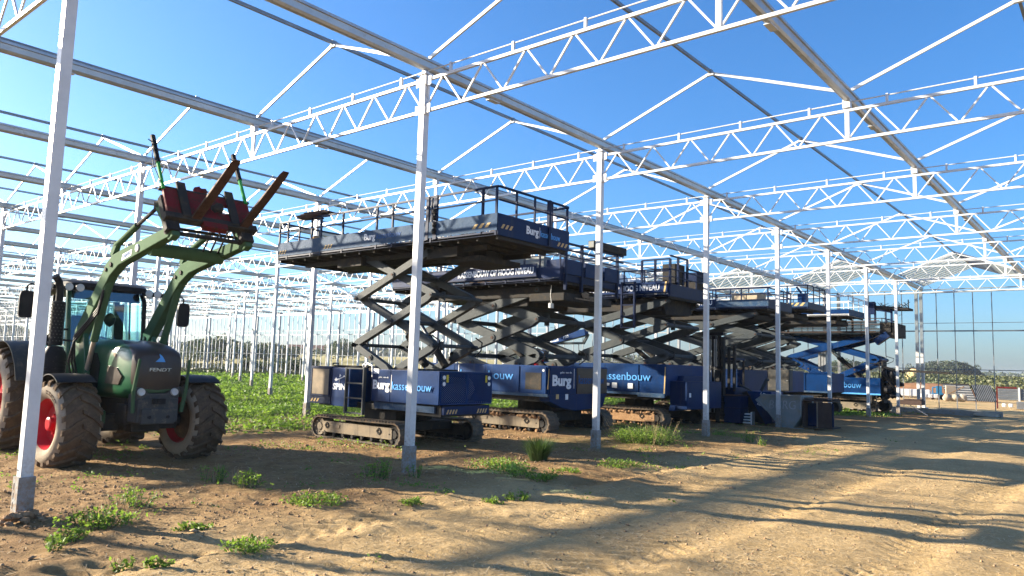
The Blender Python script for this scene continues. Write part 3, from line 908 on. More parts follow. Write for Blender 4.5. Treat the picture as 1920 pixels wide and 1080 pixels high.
# loader: brackets, two boom arms, cross tube, rams, hoses
LY = (-.52, .50)
PIV, KNEE, TIP = (-.82, 1.86), (.30, 2.90), (2.10, 3.22)
for q, y in enumerate(LY):
    b = MB(); b.prism([(-.95, .85), (-.40, .85), (-.45, 1.35), (-.66, 1.98), (-.92, 1.98), (-1.0, 1.3)], 'y', y - .035, y + .035); b.prism([(-.9, .7), (.25, .62), (.25, .8), (-.9, .95)], 'y', y - .05, y + .05)
    b.build('loader_bracket', 'green', tr, bevel=.008)
    b = MB()
    b.prism([(-.93, 1.80), (-.80, 1.76), (-.02, 2.50), (.25, 2.74), (.55, 2.88), (1.95, 3.12), (2.10, 3.14), (2.16, 3.22), (2.05, 3.28), (1.2, 3.17), (.62, 3.10), (.28, 3.04), (.06, 2.92), (-.08, 2.76), (-.94, 1.96)],
            'y', y - .065, y + .065)
    bm_ = b.build('loader_boom', 'loader', tr, bevel=.012)
    for (px, pz), r in ((KNEE, .035), ((.12, 2.84), .03), ((-.85, 1.87), .045), ((2.05, 3.22), .04)):
        MB().tube((px, y - .085, pz), (px, y + .085, pz), r, 10).build('boom_pin', 'dark', bm_)
    if q == 0:
        b = MB(); b.lathe([(-.012, .0), (-.014, .05), (0, .06)], (1.18, y - .068, 3.07), 'y', 18); b.build('boom_lamp', 'lamp', bm_, smooth=True)
        ux = Vector((1, 0, .20)).normalized()
        b = MB(); b.prism([(.66, 2.93), (.98, 2.985), (1.00, 3.07), (.68, 3.02)], 'y', y - .069, y - .066); b.build('boom_plate', 'white', bm_)
        text('CARGO', 'navy_letter', (.70, y - .069, 2.955), tuple(ux), (-.2, 0, .98), (0, -1, 0), .05, bm_, width=.26, bold=.02)
    # lift ram under the boom
    b = MB(); b.tube((-.55, y, 1.20), (-.20, y, 2.02), .036, 10); b.build('lift_ram_rod', 'chrome', tr)
    b = MB(); b.tube((-.30, y, 1.80), (.12, y, 2.68), .055, 12); b.build('lift_ram', 'loader', tr, smooth=True)
    b = MB(); b.tube((.28, y, 3.20), (.95, y, 3.42), .045, 12); b.beam((.16, y, 3.05), (.30, y, 3.22), .07, .10); r_ = b.build('tilt_ram', 'loader', tr, smooth=True)
    b = MB(); b.tube((.93, y, 3.415), (1.62, y, 3.62), .025, 8); b.box(1.56, 1.70, y - .05, y + .05, 3.58, 3.68); b.build('tilt_rod', 'dark', r_)
    b = MB(); b.prism([(1.60, 3.68), (1.72, 3.66), (1.90, 3.45), (2.12, 3.28), (2.22, 3.16), (2.10, 3.10), (1.96, 3.16), (1.82, 3.38), (1.62, 3.56)], 'y', y - .05, y + .05); b.build('tilt_link', 'loader', tr, bevel=.01)
b = MB(); b.tube((1.42, LY[0], 3.05), (1.42, LY[1], 3.05), .095, 16); b.build('cross_tube', 'loader', tr, smooth=True)
b = MB()
for k_, off_ in enumerate((-.04, 0, .04)):
    b.pipe([(-.55, LY[0] - .12 + off_, 1.15), (-.55, LY[0] - .2 + off_, 1.5), (-.45, LY[0] - .22, 1.82 + off_), (-.20, LY[0] - .12, 2.08 + off_), (.02, LY[0] - .09, 2.24 + off_), (.1, LY[0] - .07, 2.5 + off_)], .016, 6)
for k_ in range(3):
    y = .18 + .11 * k_
    b.pipe([(1.50, y, 3.10), (1.62, y + .03, 3.32), (1.80, y, 3.42), (1.98, y - .04, 3.36), (2.05, y, 3.20)], .014, 6)
b.build('hydraulic_hose', 'black', tr, smooth=True)
b = MB(); b.blob((-.56, LY[0] - .16, 1.12), (.10, .07, .08), 8, .3); b.blob((-.50, LY[0] - .15, 1.02), (.07, .06, .05), 8, .3); b.box(-.66, -.46, LY[0] - .18, LY[0] - .06, 1.16, 1.24); b.build('hose_coupler', 'fender', tr)
b = MB(); b.tube((2.08, -.60, 3.21), (2.08, .58, 3.21), .028, 8); b.tube((1.90, -.55, 3.30), (1.90, .52, 3.30), .022, 8); b.build('carrier_rod', 'dark', tr)

# pallet fork frame hanging on the loader (world coordinates through the tractor's rotation)
ff = thing('pallet_fork_frame', 'worn red pallet fork frame with two brown forks on the raised loader', 'pallet forks', (TX, TY, tr.location.z), rad(-2.0), local=True)
fd = Vector((cos(rad(30.6)), 0, sin(rad(30.6)))); fu = Vector((-sin(rad(30.6)), 0, cos(rad(30.6))))
base = Vector((2.14, -.02, 3.44))
def FP(a, y, c): return base + fd * a + Vector((0, y, 0)) + fu * c
def obox(b, a0, a1, y0, y1, c0, c1):
    vs = [FP(a, y, c) for c in (c0, c1) for (a, y) in ((a0, y0), (a1, y0), (a1, y1), (a0, y1))]
    b.add(vs, [(0, 3, 2, 1), (4, 5, 6, 7), (0, 1, 5, 4), (1, 2, 6, 5), (2, 3, 7, 6), (3, 0, 4, 7)])
b = MB(); obox(b, -.06, .0, -.60, -.36, .02, .46); obox(b, -.06, .0, .36, .60, .02, .46); obox(b, -.06, .0, -.36, .12, .10, .46); obox(b, -.06, .0, .12, .36, .32, .46); obox(b, -.06, .0, -.36, .36, .02, .16); obox(b, -.08, -.05, -.2, .2, .02, .46)
b.build('frame_plate', 'red_frame', ff, bevel=.008)
b = MB(); obox(b, -.10, .02, -.64, .64, -.06, .03); obox(b, -.09, .005, -.63, .63, .44, .47); b.build('cross_bar', 'dark', ff, bevel=.008)
for ya in (-.62, .42):
    b = MB(); obox(b, -.16, -.06, ya, ya + .18, -.20, .36); b.build('mounting_plate', 'dark', ff, bevel=.008)
b = MB(); obox(b, -.07, .03, -.15, .18, -.14, -.05); b.build('skid_bar', 'red_frame', ff)
for y in (-.22, .46):
    b = MB(); obox(b, .0, .035, y - .20, y - .08, -.02, .56); b.build('fork_shank', 'dark', ff, bevel=.005)
for y in (-.24, .44):
    vs = []
    b = MB()
    for a, c0, w in ((0.0, -.035, .062), (.7, -.02, .062), (1.12, 0, .058), (1.20, .004, .045)):
        vs.append([FP(a, y - w, c0), FP(a, y + w, c0), FP(a, y + w, .012), FP(a, y - w, .012)])
    b.loft(vs); b.build('fork', 'rust', ff, bevel=.004)
for y in (-.60, .57):
    b = MB(); b.tube(FP(0, y, .42), FP(0, y, 1.08), .026, 8); p_ = b.build('guard_pole', 'rod_green', ff)
    b = MB(); b.tube(FP(0, y, .86), FP(0, y, 1.34), .036, 8); b.tube(FP(0, y - .02, 1.22), FP(.0, y - .07, 1.26), .008, 6); b.build('pole_sleeve', 'black', p_)
b = MB(); b.pipe([FP(0, -.60, 1.26), FP(.02, -.66, 1.1), FP(.02, -.68, .8), FP(.01, -.62, .5)], .006, 5); b.build('cord', 'black', ff)
b = MB(); b.blob(FP(-.02, -.08, .52), (.06, .10, .05), 7, .4); b.build('latch', 'red_frame', ff)
b = MB(); b.pipe([FP(-.02, .02, .46), FP(.0, .12, .54), FP(.0, .24, .50), FP(-.02, .30, .44)], .009, 6); b.build('frame_hose', 'black', ff)
b = MB(); b.blob(FP(.02, .10, .22), (.04, .09, .07), 8, .3); b.build('oil_stain_plate', 'dark', ff)

# ------------------------------------------------------------------ tracked scissor lifts, long axis along X, end towards +X
def crawler(root, x0, x1, y0, y1, h, z0=0.0, belt='track', frame='trackframe', muddy=False, seg=None, rubber=False):
    """one crawler: belt part with frame, idlers and rollers as sub-parts"""
    r = h / 2
    cx0, cx1, cz = x0 + r, x1 - r, z0 + r
    sag = .012
    L = cx1 - cx0
    n = 12
    path = []
    m = 10
    for i in range(m + 1): path.append((cx0 + L * i / m, z0 + h - sag * sin(pi * i / m)))
    for i in range(1, n): a = pi / 2 - pi * i / n; path.append((cx1 + r * cos(a), cz + r * sin(a)))
    for i in range(m + 1): path.append((cx1 - L * i / m, z0))
    for i in range(1, n): a = -pi / 2 - pi * i / n; path.append((cx0 + r * cos(a), cz + r * sin(a)))
    P_ = [Vector((a, 0, b)) for a, b in path]
    b = MB(); nn = len(P_)
    th = .03
    vs = []
    for i, p in enumerate(P_):
        d = (P_[(i + 1) % nn] - P_[i - 1]).normalized(); nr = Vector((-d.z, 0, d.x))   # outward for clockwise path
        q = p - nr * th
        vs += [(p.x, y0, p.z), (p.x, y1, p.z), (q.x, y1, q.z), (q.x, y0, q.z)]
    fs = []
    for i in range(nn):
        j = (i + 1) % nn
        for k in range(4):
            fs.append((i * 4 + k, i * 4 + (k + 1) % 4, j * 4 + (k + 1) % 4, j * 4 + k))
    b.add(vs, fs)
    # cleats at equal steps
    per = [0]
    for i in range(nn): per.append(per[-1] + (P_[(i + 1) % nn] - P_[i]).length)
    step = seg or .10
    ns = int(per[-1] / step)
    for s_ in range(ns):
        t = s_ * per[-1] / ns
        k = max(i for i in range(nn) if per[i] <= t)
        a, c = P_[k], P_[(k + 1) % nn]
        d = (c - a).normalized(); nr = Vector((-d.z, 0, d.x)); p = a + d * (t - per[k])
        w_ = step * (.36 if rubber else .80)
        hh = .022 if rubber else .016
        p0 = p + nr * (hh / 2)
        b.beam((p0.x - d.x * w_ / 2, (y0 + y1) / 2, p0.z - d.z * w_ / 2), (p0.x + d.x * w_ / 2, (y0 + y1) / 2, p0.z + d.z * w_ / 2), (y1 - y0) + .02, hh, up=tuple(nr))
        if not rubber:
            p1 = p + nr * (hh + .012)
            b.beam((p1.x - d.x * .008, (y0 + y1) / 2, p1.z - d.z * .008), (p1.x + d.x * .008, (y0 + y1) / 2, p1.z + d.z * .008), (y1 - y0) + .02, .026, up=tuple(nr))
    cr = b.build('crawler_track', belt, root)
    ym = (y0 + y1) / 2; yo = y0 + .03; yi = y1 - .03
    b = MB(); fh = h * .42
    b.prism([(cx0 + r * .55, cz - fh * .30), (cx0 + r * .55, cz + fh * .62), (cx1 - r * .2, cz + fh * .62), (cx1 - r * .2, cz - fh * .55), (cx0 + r * 1.2, cz - fh * .55)], 'y', yo, yi)
    b.box(cx0 + L * .2, cx0 + L * .3, yo - .012, yo, cz, cz + fh * .4)
    b.build('track_frame', frame, cr, bevel=.012)
    for fx_ in (.12, .82):
        b = MB()
        xx = cx0 + L * fx_; s_ = fh * .32
        for (ax, az), (bx, bz) in (((-s_, 0), (0, s_)), ((0, s_), (s_, 0)), ((s_, 0), (0, -s_)), ((0, -s_), (-s_, 0))):
            b.beam((xx + ax, yo - .008, cz + .2 * fh + az), (xx + bx, yo - .008, cz + .2 * fh + bz), .016, .02)
        b.build('frame_bracket', 'dark', cr)
    for xx in (cx0, cx1):
        b = MB(); rr = r - th - .012
        b.lathe([(0, 0), (0, rr * .42), (.02, rr * .5), (.01, rr * .86), (0, rr), ((yi - yo), rr), ((yi - yo), 0)], (xx, yo + .01, cz), 'y', 20)
        for q in range(6): b.tube((xx + rr * .65 * cos(q * pi / 3), yo + .005, cz + rr * .65 * sin(q * pi / 3)), (xx + rr * .65 * cos(q * pi / 3), yo - .008, cz + rr * .65 * sin(q * pi / 3)), rr * .07, 6)
        b.build('idler_wheel', frame if xx == cx0 else 'dark', cr, smooth=True)
    nr_ = 8
    for i in range(nr_):
        xx = cx0 + r * .9 + (L - r * 1.1) * i / (nr_ - 1)
        b = MB(); b.lathe([(0, 0), (0, .035), (.02, .055), (yi - yo, .055), (yi - yo, 0)], (xx, yo - .004, z0 + th + .055), 'y', 10); b.build('track_roller', 'dark', cr)
    if muddy:
        b = MB()
        for i in range(int(L * 26)):
            xx = random.uniform(cx0 + .05, cx1 - .05)
            b.blob((xx, random.uniform(yo - .03, yo + .06), cz + fh * .62 + random.uniform(-.01, .03)), (random.uniform(.03, .08), .045, random.uniform(.02, .05)), 6, .35)
        for i in range(int(L * 9)):
            xx = random.uniform(cx0 + .05, cx1 - .05)
            b.blob((xx, yo - .01, z0 + random.uniform(.04, .10)), (random.uniform(.02, .06), .03, random.uniform(.02, .04)), 6, .35)
        tag(b.build('caked_mud', 'mud', cr), kind='stuff')
    return cr

def arm(root, p, q, y, w, h, mat='arm', plates=True, name='scissor_arm', bent=0.0):
    """box beam from p to q (x,z) in the plane y, with hinge plates at the ends"""
    p, q = Vector((p[0], y, p[1])), Vector((q[0], y, q[1]))
    d = (q - p).normalized()
    nrm = Vector((-d.z, 0, d.x))
    if nrm.z < 0: nrm = -nrm
    e = h * .55
    a, c = p + d * e * .7, q - d * e * .7
    b = MB()
    vs = []
    for c_, hh, sh in ((p - d * .02, h * .42, -bent), (p + d * h * .8, h, 0), (q - d * h * .8, h, 0), (q + d * .02, h * .42, -bent)):
        o_ = c_ + nrm * sh * h
        vs.append([tuple(o_ + Vector((0, sy * w / 2, 0)) + nrm * sz * hh / 2) for sy, sz in ((-1, -1), (1, -1), (1, 1), (-1, 1))])
    b.loft(vs)
    o = b.build(name, mat, root, bevel=.006)
    m_ = (p + q) / 2
    for c_, r in ((p, h * .30), (m_, h * .38), (q, h * .30)):
        MB().tube((c_.x, y - w / 2 - .022, c_.z), (c_.x, y + w / 2 + .012, c_.z), r, 14).build('pivot_pin', mat, o, smooth=True)
        MB().tube((c_.x, y - w / 2 - .034, c_.z), (c_.x, y - w / 2 - .02, c_.z), r * .44, 8).build('pin_cap', 'rust', o)
    return o

def scissors(root, xc, hw, zs, half_bottom, yn, yf, w, h, mat='arm', half_top=False):
    """zs: hinge heights from the bottom up; between neighbours two arms cross"""
    for side, (y, sg) in enumerate(((yn, 1), (yf, -1))):
        lv = list(zs)
        for i in range(len(lv) - 1):
            z0, z1 = lv[i], lv[i + 1]
            if i == 0 and half_bottom:
                arm(root, (xc, z0), (xc - hw, z1), y, w, h, mat); arm(root, (xc, z0), (xc + hw, z1), y + sg * (w + .015), w, h, mat)
            else:
                arm(root, (xc - hw, z0), (xc + hw, z1), y, w, h, mat); arm(root, (xc + hw, z0), (xc - hw, z1), y + sg * (w + .015), w, h, mat)
    # cross shafts between near and far arms at every hinge
    for z in zs[1:-1]:
        for x in (xc - hw, xc + hw):
            MB().tube((x, yn, z), (x, yf, z), h * .26, 10).build('hinge_shaft', mat, root, smooth=True)
            MB().box(x - h * .3, x + h * .3, yn + w * 2.2, yn + w * 2.2 + .03, z - h * .6, z + h * .6).build('hinge_plate', mat, root)
    for i in range(1, len(zs)):
        z = (zs[i] + zs[i - 1]) / 2
        if i == 1 and half_bottom: continue
        MB().tube((xc, yn, z), (xc, yf, z), h * .3, 10).build('centre_shaft', mat, root, smooth=True)
    # lifting rams
    z1, z2 = zs[1], zs[min(2, len(zs) - 1)]
    ym = (yn + yf) / 2
    for dy in (-.28, .28):
        a, c = Vector((xc + hw * .55, ym + dy, zs[0] + .12)), Vector((xc - hw * .25, ym + dy, (z1 + z2) / 2 + .12))
        MB().tube(a, a.lerp(c, .6), .075, 12).build('ram_cylinder', 'dark', root, smooth=True)
        MB().tube(a.lerp(c, .55), c, .042, 10).build('ram_rod', 'chrome', root, smooth=True)
    b = MB()
    b.pipe([(xc - hw * .2, yn + .05, zs[0]), (xc - hw * .9, yn + .06, z1 - .05), (xc - hw * 1.02, yn + .06, z1 + .1), (xc - hw * .3, yn + .08, (z1 + z2) / 2)], .018, 6)
    b.pipe([(xc + hw * .98, yf - .02, z1 - .18), (xc + hw * 1.12, yf - .02, z1 - .05), (xc + hw * 1.14, yf - .02, z1 + .1), (xc + hw * .98, yf - .02, z1 + .2)], .016, 6)
    b.pipe([(xc + hw * .98, yn + .06, z1 - .18), (xc + hw * 1.12, yn + .06, z1 - .05), (xc + hw * 1.14, yn + .06, z1 + .1), (xc + hw * .95, yn + .06, z1 + .2)], .016, 6)
    b.build('hose_bundle', 'black', root, smooth=True)

def hazard(root, x0, x1, y, z0, z1, axis='x', n=4, mat='hazard'):
    """slanted stripes printed on a face; axis x -> on the -Y face, axis y -> on the +X face at x=y argument"""
    b = MB(); st = (x1 - x0) / n
    for i in range(n):
        a = x0 + i * st
        poly = [(a, z0), (a + st * .5, z0), (a + st, z1), (a + st * .5, z1)]
        if axis == 'x': b.prism(poly, 'y', y - .004, y - .001)
        else: b.prism(poly, 'x', y + .001, y + .004)
    return b.build('warning_stripes', mat, root)

def deck(root, x0, x1, y0, y1, zb, zt, zr, toe='worn_blue', rail='navy', posts_n=None, endposts=3, under=.16, midrail=True, toe_end=None, raised=None, lip=.07):
    """working platform: floor, joists, toeboards, posts and rails"""
    b = MB(); b.box(x0, x1, y0, y1, zb + .0, zb + .035); b.build('deck_floor', 'dark', root)
    b = MB()
    b.box(x0, x1, y0, y0 + .05, zb - .01, zb + lip); b.box(x0, x1, y1 - .05, y1, zb - .01, zb + lip); b.box(x1 - .05, x1, y0 + .05, y1 - .05, zb - .01, zb + lip); b.box(x0, x0 + .05, y0 + .05, y1 - .05, zb - .01, zb + lip)
    b.build('deck_edge', rail, root, bevel=.005)
    n = max(4, int((x1 - x0) / .45))
    for i in range(n + 1):
        x = x0 + .05 + (x1 - x0 - .1) * i / n
        MB().box(x - .02, x + .02, y0 + .06, y1 - .06, zb - .07, zb - .002).build('floor_joist', 'dark', root)
    for y in (y0 + (y1 - y0) * .22, y0 + (y1 - y0) * .78):
        MB().box(x0 + .5, x1 - .6, y - .05, y + .05, zb - under, zb - .072).build('main_beam', 'dark', root)
    t = .012
    te = toe_end or toe
    MB().box(x0, x1, y0 - t, y0, zb + lip + .003, zt).build('toeboard', toe, root)
    MB().box(x0, x1, y1, y1 + t, zb + lip + .003, zt).build('toeboard', toe, root)
    e = MB().box(x1, x1 + t, y0, y1, zb - .005, zt).build('end_board', te, root, bevel=.003)
    MB().box(x0 - t, x0, y0, y1, zb + lip, zt).build('end_board', te, root)
    xs = posts_n if posts_n is not None else [x0 + .02 + (x1 - x0 - .04) * i / 6 for i in range(7)]
    for x in xs:
        for y in (y0 + .01, y1 - .01):
            MB().box(x - .018, x + .018, y - .018, y + .018, zb - .01, zr - .002).build('rail_post', rail, root)
    for i in range(1, endposts):
        y = y0 + (y1 - y0) * i / endposts
        for x in (x1 - .02, x0 + .02):
            MB().box(x - .016, x + .016, y - .016, y + .016, zt - .05, zr - .002).build('rail_post', rail, root)
    zm = (zt + zr) / 2
    for z in ([zr, zm] if midrail else [zr]):
        s_ = .018 if z == zr else .013
        for y in (y0 + .01, y1 - .01): MB().box(x0 + .01, x1 - .01, y - s_, y + s_, z - s_, z + s_).build('guard_rail', rail, root)
        for x in (x0 + .0, x1 - .0): MB().box(x - s_, x + s_, y0 + .03, y1 - .03, z - s_ + .001, z + s_ + .001).build('guard_rail', rail, root)
    return e

def ladder(root, x0, x1, y, z0, z1, n=4, mat='navy', th=.03):
    b = MB()
    for x in (x0, x1): b.box(x - th / 2, x + th / 2, y - th, y + th, z0, z1)
    lad = b.build('ladder', mat, root)
    for i in range(n):
        z = z0 + .02 + (z1 - z0 - .04) * i / (n - 1)
        MB().box(x0, x1, y - th * .8, y + th * .8, z - .014, z + .014).build('rung', mat, lad)
    return lad

def door_set(root, x0, x1, y, z0, z1, n, mat, handles=True, gap=.012):
    w = (x1 - x0) / n
    out = []
    for i in range(n):
        a, c = x0 + i * w + gap / 2, x0 + (i + 1) * w - gap / 2
        o = MB().box(a, c, y - .018, y, z0 + .01, z1 - .01).build('cabinet_door', mat, root, bevel=.004)
        if handles:
            hb = MB(); hb.box(c - .09, c - .02, y - .034, y - .0185, (z0 + z1) / 2 - .02, (z0 + z1) / 2 + .01); hb.build('latch', 'chrome', o)
        out.append(o)
    return out

def mesh_panel(root, yz, x, step=.055, mat='blue_bright', w=.014):
    """expanded metal on a +X face"""
    (y0, y1), (z0, z1) = yz
    b = MB()
    b.box(x, x + .02, y0, y1, z1 - .03, z1); b.box(x, x + .02, y0, y1, z0, z0 + .03)
    b.box(x, x + .02, y0, y0 + .03, z0 + .03, z1 - .03); b.box(x, x + .02, y1 - .03, y1, z0 + .03, z1 - .03)
    fr = b.build('mesh_frame', mat, root)
    b = MB(); H = z1 - z0 - .06; k = .75
    for sg in (1, -1):
        c = -H / k
        while c < (y1 - y0 - .06):
            pts = []
            ya, yb = c, c + H / k
            za, zb_ = (0, H) if sg > 0 else (H, 0)
            # clip
            def at(y): return za + (zb_ - za) * (y - ya) / (yb - ya)
            a_, b_ = max(ya, 0), min(yb, y1 - y0 - .06)
            if b_ - a_ > .01:
                b.beam((x + .010 + .002 * sg, y0 + .03 + a_, z0 + .03 + at(a_)), (x + .010 + .002 * sg, y0 + .03 + b_, z0 + .03 + at(b_)), w, .004, up=(1, 0, 0))
            c += step
    tag(b.build('expanded_metal', mat, fr), kind='stuff')
    return fr

# ---- lift 1, nearest: two and a half scissor stages, mesh end, ladder, SPIN cabinet
def lift_one():
    X0, Yc = -3.4, 3.03
    z0 = gz(-3.7, 2.6) + .01
    r = thing('scissor_lift', 'nearest dark blue tracked scissor lift with mesh end panel, ladder and long railed platform', 'scissor lift', (X0, Yc, z0), group='tracked scissor lifts in a row')
    Z = lambda z: z + z0
    crawler(r, -5.10, -2.34, 1.93, 2.25, .44, z0, rubber=True, seg=.09)
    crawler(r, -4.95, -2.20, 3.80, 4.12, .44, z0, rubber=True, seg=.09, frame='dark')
    b = MB(); b.box(-4.4, -2.8, 2.25, 3.80, Z(.24), Z(.42)); b.box(-4.1, -3.1, 2.5, 3.5, Z(.42), Z(.62)); b.build('chassis', 'dark', r, bevel=.02)
    b = MB(); b.box(-5.55, -1.62, 2.42, 3.6, Z(.62), Z(.74)); b.box(-2.6, -1.66, 2.3, 3.66, Z(.60), Z(.80)); b.build('underframe', 'dark', r)
    b = MB(); b.box(-3.5, -1.8, 2.26, 2.40, Z(.66), Z(.78)); b.build('side_sill', 'worn_blue', r)
    b = MB(); b.box(-1.64, -1.58, 2.3, 3.55, Z(.64), Z(.79)); s = b.build('bumper', 'blue', r)
    hazard(s, 2.36, 2.66, -1.58, Z(.655), Z(.735), 'y', 4); hazard(s, 3.2, 3.5, -1.58, Z(.655), Z(.735), 'y', 4)
    # left cabinets
    b = MB(); b.box(-5.60, -4.86, 2.2, 3.7, Z(.66), Z(1.46)); c1 = b.build('engine_cabinet', 'navy', r, bevel=.01)
    MB().box(-5.52, -4.94, 2.185, 2.199, Z(.86), Z(1.40)).build('cabinet_grille', 'tan_mesh', c1, bevel=.004)
    b = MB(); b.box(-5.55, -4.91, 2.178, 2.1985, Z(.82), Z(.855)); b.box(-5.55, -4.91, 2.178, 2.1985, Z(1.405), Z(1.43)); b.box(-5.55, -5.525, 2.178, 2.1985, Z(.856), Z(1.404)); b.box(-4.935, -4.91, 2.178, 2.1985, Z(.856), Z(1.404)); b.build('grille_frame', 'navy', c1)
    hazard(c1, -5.56, -5.25, 2.2, Z(.70), Z(.77), 'x', 3)
    b = MB(); b.box(-4.84, -4.24, 2.2, 3.7, Z(.64), Z(1.44)); c2 = b.build('battery_cabinet', 'blue_bright', r, bevel=.01)
    text('SPIN', 'white', (-4.80, 2.2, Z(.985)), (1, 0, 0), (0, 0, 1), (0, -1, 0), .125, c2, width=.42, bold=.03)
    text('IT', 'white', (-4.38, 2.2, Z(.99)), (1, 0, 0), (0, 0, 1), (0, -1, 0), .05, c2, width=.04, name='lettering')
    b = MB()
    b.beam((-4.585, 2.197, Z(1.115)), (-4.575, 2.197, Z(1.21)), .004, .024, up=(0, 1, 0)); b.beam((-4.72, 2.197, Z(1.17)), (-4.46, 2.197, Z(1.25)), .004, .03, up=(1, 0, 0), h2=.02)
    b.prism([(-4.76, 1.175 + z0), (-4.66, 1.20 + z0), (-4.70, 1.235 + z0)], 'y', 2.195, 2.199); b.prism([(-4.50, 1.24 + z0), (-4.38, 1.26 + z0), (-4.44, 1.285 + z0)], 'y', 2.195, 2.199); b.prism([(-4.60, 1.24 + z0), (-4.53, 1.27 + z0), (-4.58, 1.31 + z0)], 'y', 2.195, 2.199)
    b.build('propeller_logo', 'white', c2)
    b = MB(); b.box(-5.2, -4.3, 2.5, 3.4, Z(1.462), Z(1.49)); b.pipe([(-5.1, 2.4, Z(1.46)), (-5.1, 2.4, Z(1.53)), (-4.9, 2.4, Z(1.53)), (-4.9, 2.4, Z(1.46))], .012, 6); b.build('lifting_eye', 'dark', c1)
    ladder(r, -4.22, -3.66, 2.10, Z(.52), Z(1.46), 4, 'arm', .035)
    b = MB(); b.box(-4.2, -3.6, 2.75, 3.7, Z(.66), Z(1.36)); b.build('hydraulic_block', 'dark', r)
    b = MB()
    for k in range(4): b.pipe([(-4.0 + .05 * k, 2.6, Z(1.35)), (-3.75 + .05 * k, 2.45, Z(1.5)), (-3.58 + .03 * k, 2.3, Z(1.42)), (-3.6 + .02 * k, 2.25, Z(1.1)), (-3.65, 2.4, Z(.8))], .018, 6)
    b.build('hose_bundle', 'black', r, smooth=True)
    b = MB(); b.pipe([(-4.05, 2.42, Z(1.46)), (-3.85, 2.32, Z(1.55)), (-3.62, 2.26, Z(1.50)), (-3.58, 2.24, Z(1.28))], .020, 7); b.blob((-4.05, 2.42, Z(1.5)), (.08, .06, .05), 8, .2); b.build('white_hose', 'white_wrap', r, smooth=True)
    # right body with doors
    b = MB(); b.box(-3.55, -2.42, 2.22, 3.7, Z(.80), Z(1.44)); b.box(-3.58, -2.4, 2.3, 3.68, Z(.70), Z(.80)); c3 = b.build('tool_cabinet', 'blue_bright', r, bevel=.008)
    ds = door_set(c3, -3.55, -2.42, 2.22, Z(.80), Z(1.44), 2, 'blue_bright')
    # lettering spans both doors
    text('Burg', 'white', (-3.50, 2.199, Z(1.055)), (1, 0, 0), (0, 0, 1), (0, -1, 0), .17, c3, width=.50, bold=.035)
    text('gebr. van de', 'white', (-3.34, 2.199, Z(1.27)), (1, 0, 0), (0, 0, 1), (0, -1, 0), .035, c3, width=.30)
    MB().box(-2.965, -2.95, 2.196, 2.199, Z(1.0), Z(1.34)).build('divider', 'white', c3)
    text('kassenbouw', 'sky_letter', (-2.93, 2.199, Z(1.055)), (1, 0, 0), (0, 0, 1), (0, -1, 0), .16, c3, width=1.10, bold=.0)
    MB().box(-3.50, -3.34, 2.197, 2.201, Z(1.35), Z(1.45)).build('label_plate', 'white', c3)
    b = MB(); b.box(-2.40, -1.66, 2.22, 2.26, Z(.82), Z(1.44)); b.box(-2.40, -1.66, 3.68, 3.72, Z(.82), Z(1.44)); b.box(-2.40, -1.66, 2.26, 3.68, Z(1.41), Z(1.44)); b.box(-2.40, -1.66, 2.26, 3.68, Z(.82), Z(.85))
    c4 = b.build('engine_housing', 'blue_bright', r)
    b = MB(); b.box(-2.3, -1.8, 2.5, 3.1, Z(.86), Z(1.2)); b.blob((-2.0, 3.3, Z(1.1)), (.2, .2, .2), 10, .15); b.tube((-2.1, 2.5, Z(1.3)), (-2.1, 3.5, Z(1.25)), .06, 10); b.blob((-1.85, 2.8, Z(1.05)), (.08, .2, .1), 8, .3)
    b.build('engine', 'skip', c4)
    for ya, yb in ((2.24, 2.97), (2.98, 3.70)):
        mp = mesh_panel(r, ((ya, yb), (Z(.82), Z(1.44))), -1.66)
    for y, s_ in ((2.33, 1), (3.60, -1)):
        b = MB(); b.tube((-1.636, y, Z(1.33)), (-1.632, y, Z(1.33)), .04, 16); b.tube((-1.636, y, Z(1.21)), (-1.632, y, Z(1.21)), .04, 16); b.build('round_sticker', 'white', r)
        MB().box(-1.636, -1.632, y + s_ * .06, y + s_ * .115, Z(1.24), Z(1.38)).build('yellow_label', 'yellow', r)
    # scissors
    scissors(r, -3.18, 1.13, [Z(1.42), Z(1.93), Z(2.90), Z(3.80)], True, 2.36, 3.66, .12, .145)
    b = MB(); b.box(-3.9, -2.5, 2.4, 3.6, Z(1.40), Z(1.47)); b.build('scissor_base', 'dark', r)
    # platform
    xs = [-6.83, -6.5, -5.6, -5.26, -4.50, -3.40, -2.92, -1.82, -.20]
    e = deck(r, -6.86, -.16, 2.0, 4.15, Z(3.86), Z(4.24), Z(4.72), posts_n=xs, endposts=4, toe='worn_blue', toe_end='blue')
    b = MB(); b.box(-.55, -.51, 2.0, 2.04, Z(3.9), Z(4.72)); b.box(-.18, -.12, 3.45, 3.51, Z(3.86), Z(4.74)); b.box(-1.75, -1.66, 1.98, 2.03, Z(3.9), Z(4.74)); b.box(-1.95, -1.88, 1.98, 2.03, Z(3.9), Z(4.74)); b.build('gate_post', 'navy', r)
    hazard(r, -6.80, -6.50, 1.988, Z(3.98), Z(4.06), 'x', 3); hazard(r, -5.10, -4.80, 1.988, Z(3.98), Z(4.06), 'x', 3); hazard(r, -.75, -.30, 1.988, Z(4.0), Z(4.08), 'x', 3)
    hazard(r, 2.08, 2.42, -.148, Z(3.98), Z(4.06), 'y', 3); hazard(r, 3.75, 4.10, -.148, Z(3.90), Z(3.98), 'y', 3)
    text('Burg', 'white', (-3.75, 1.988, Z(4.05)), (1, 0, 0), (0, 0, 1), (0, -1, 0), .13, r, width=.34, bold=.03, name='lettering')
    text('kassenbouw', 'navy_letter', (-3.36, 1.988, Z(4.05)), (1, 0, 0), (0, 0, 1), (0, -1, 0), .12, r, width=.72)
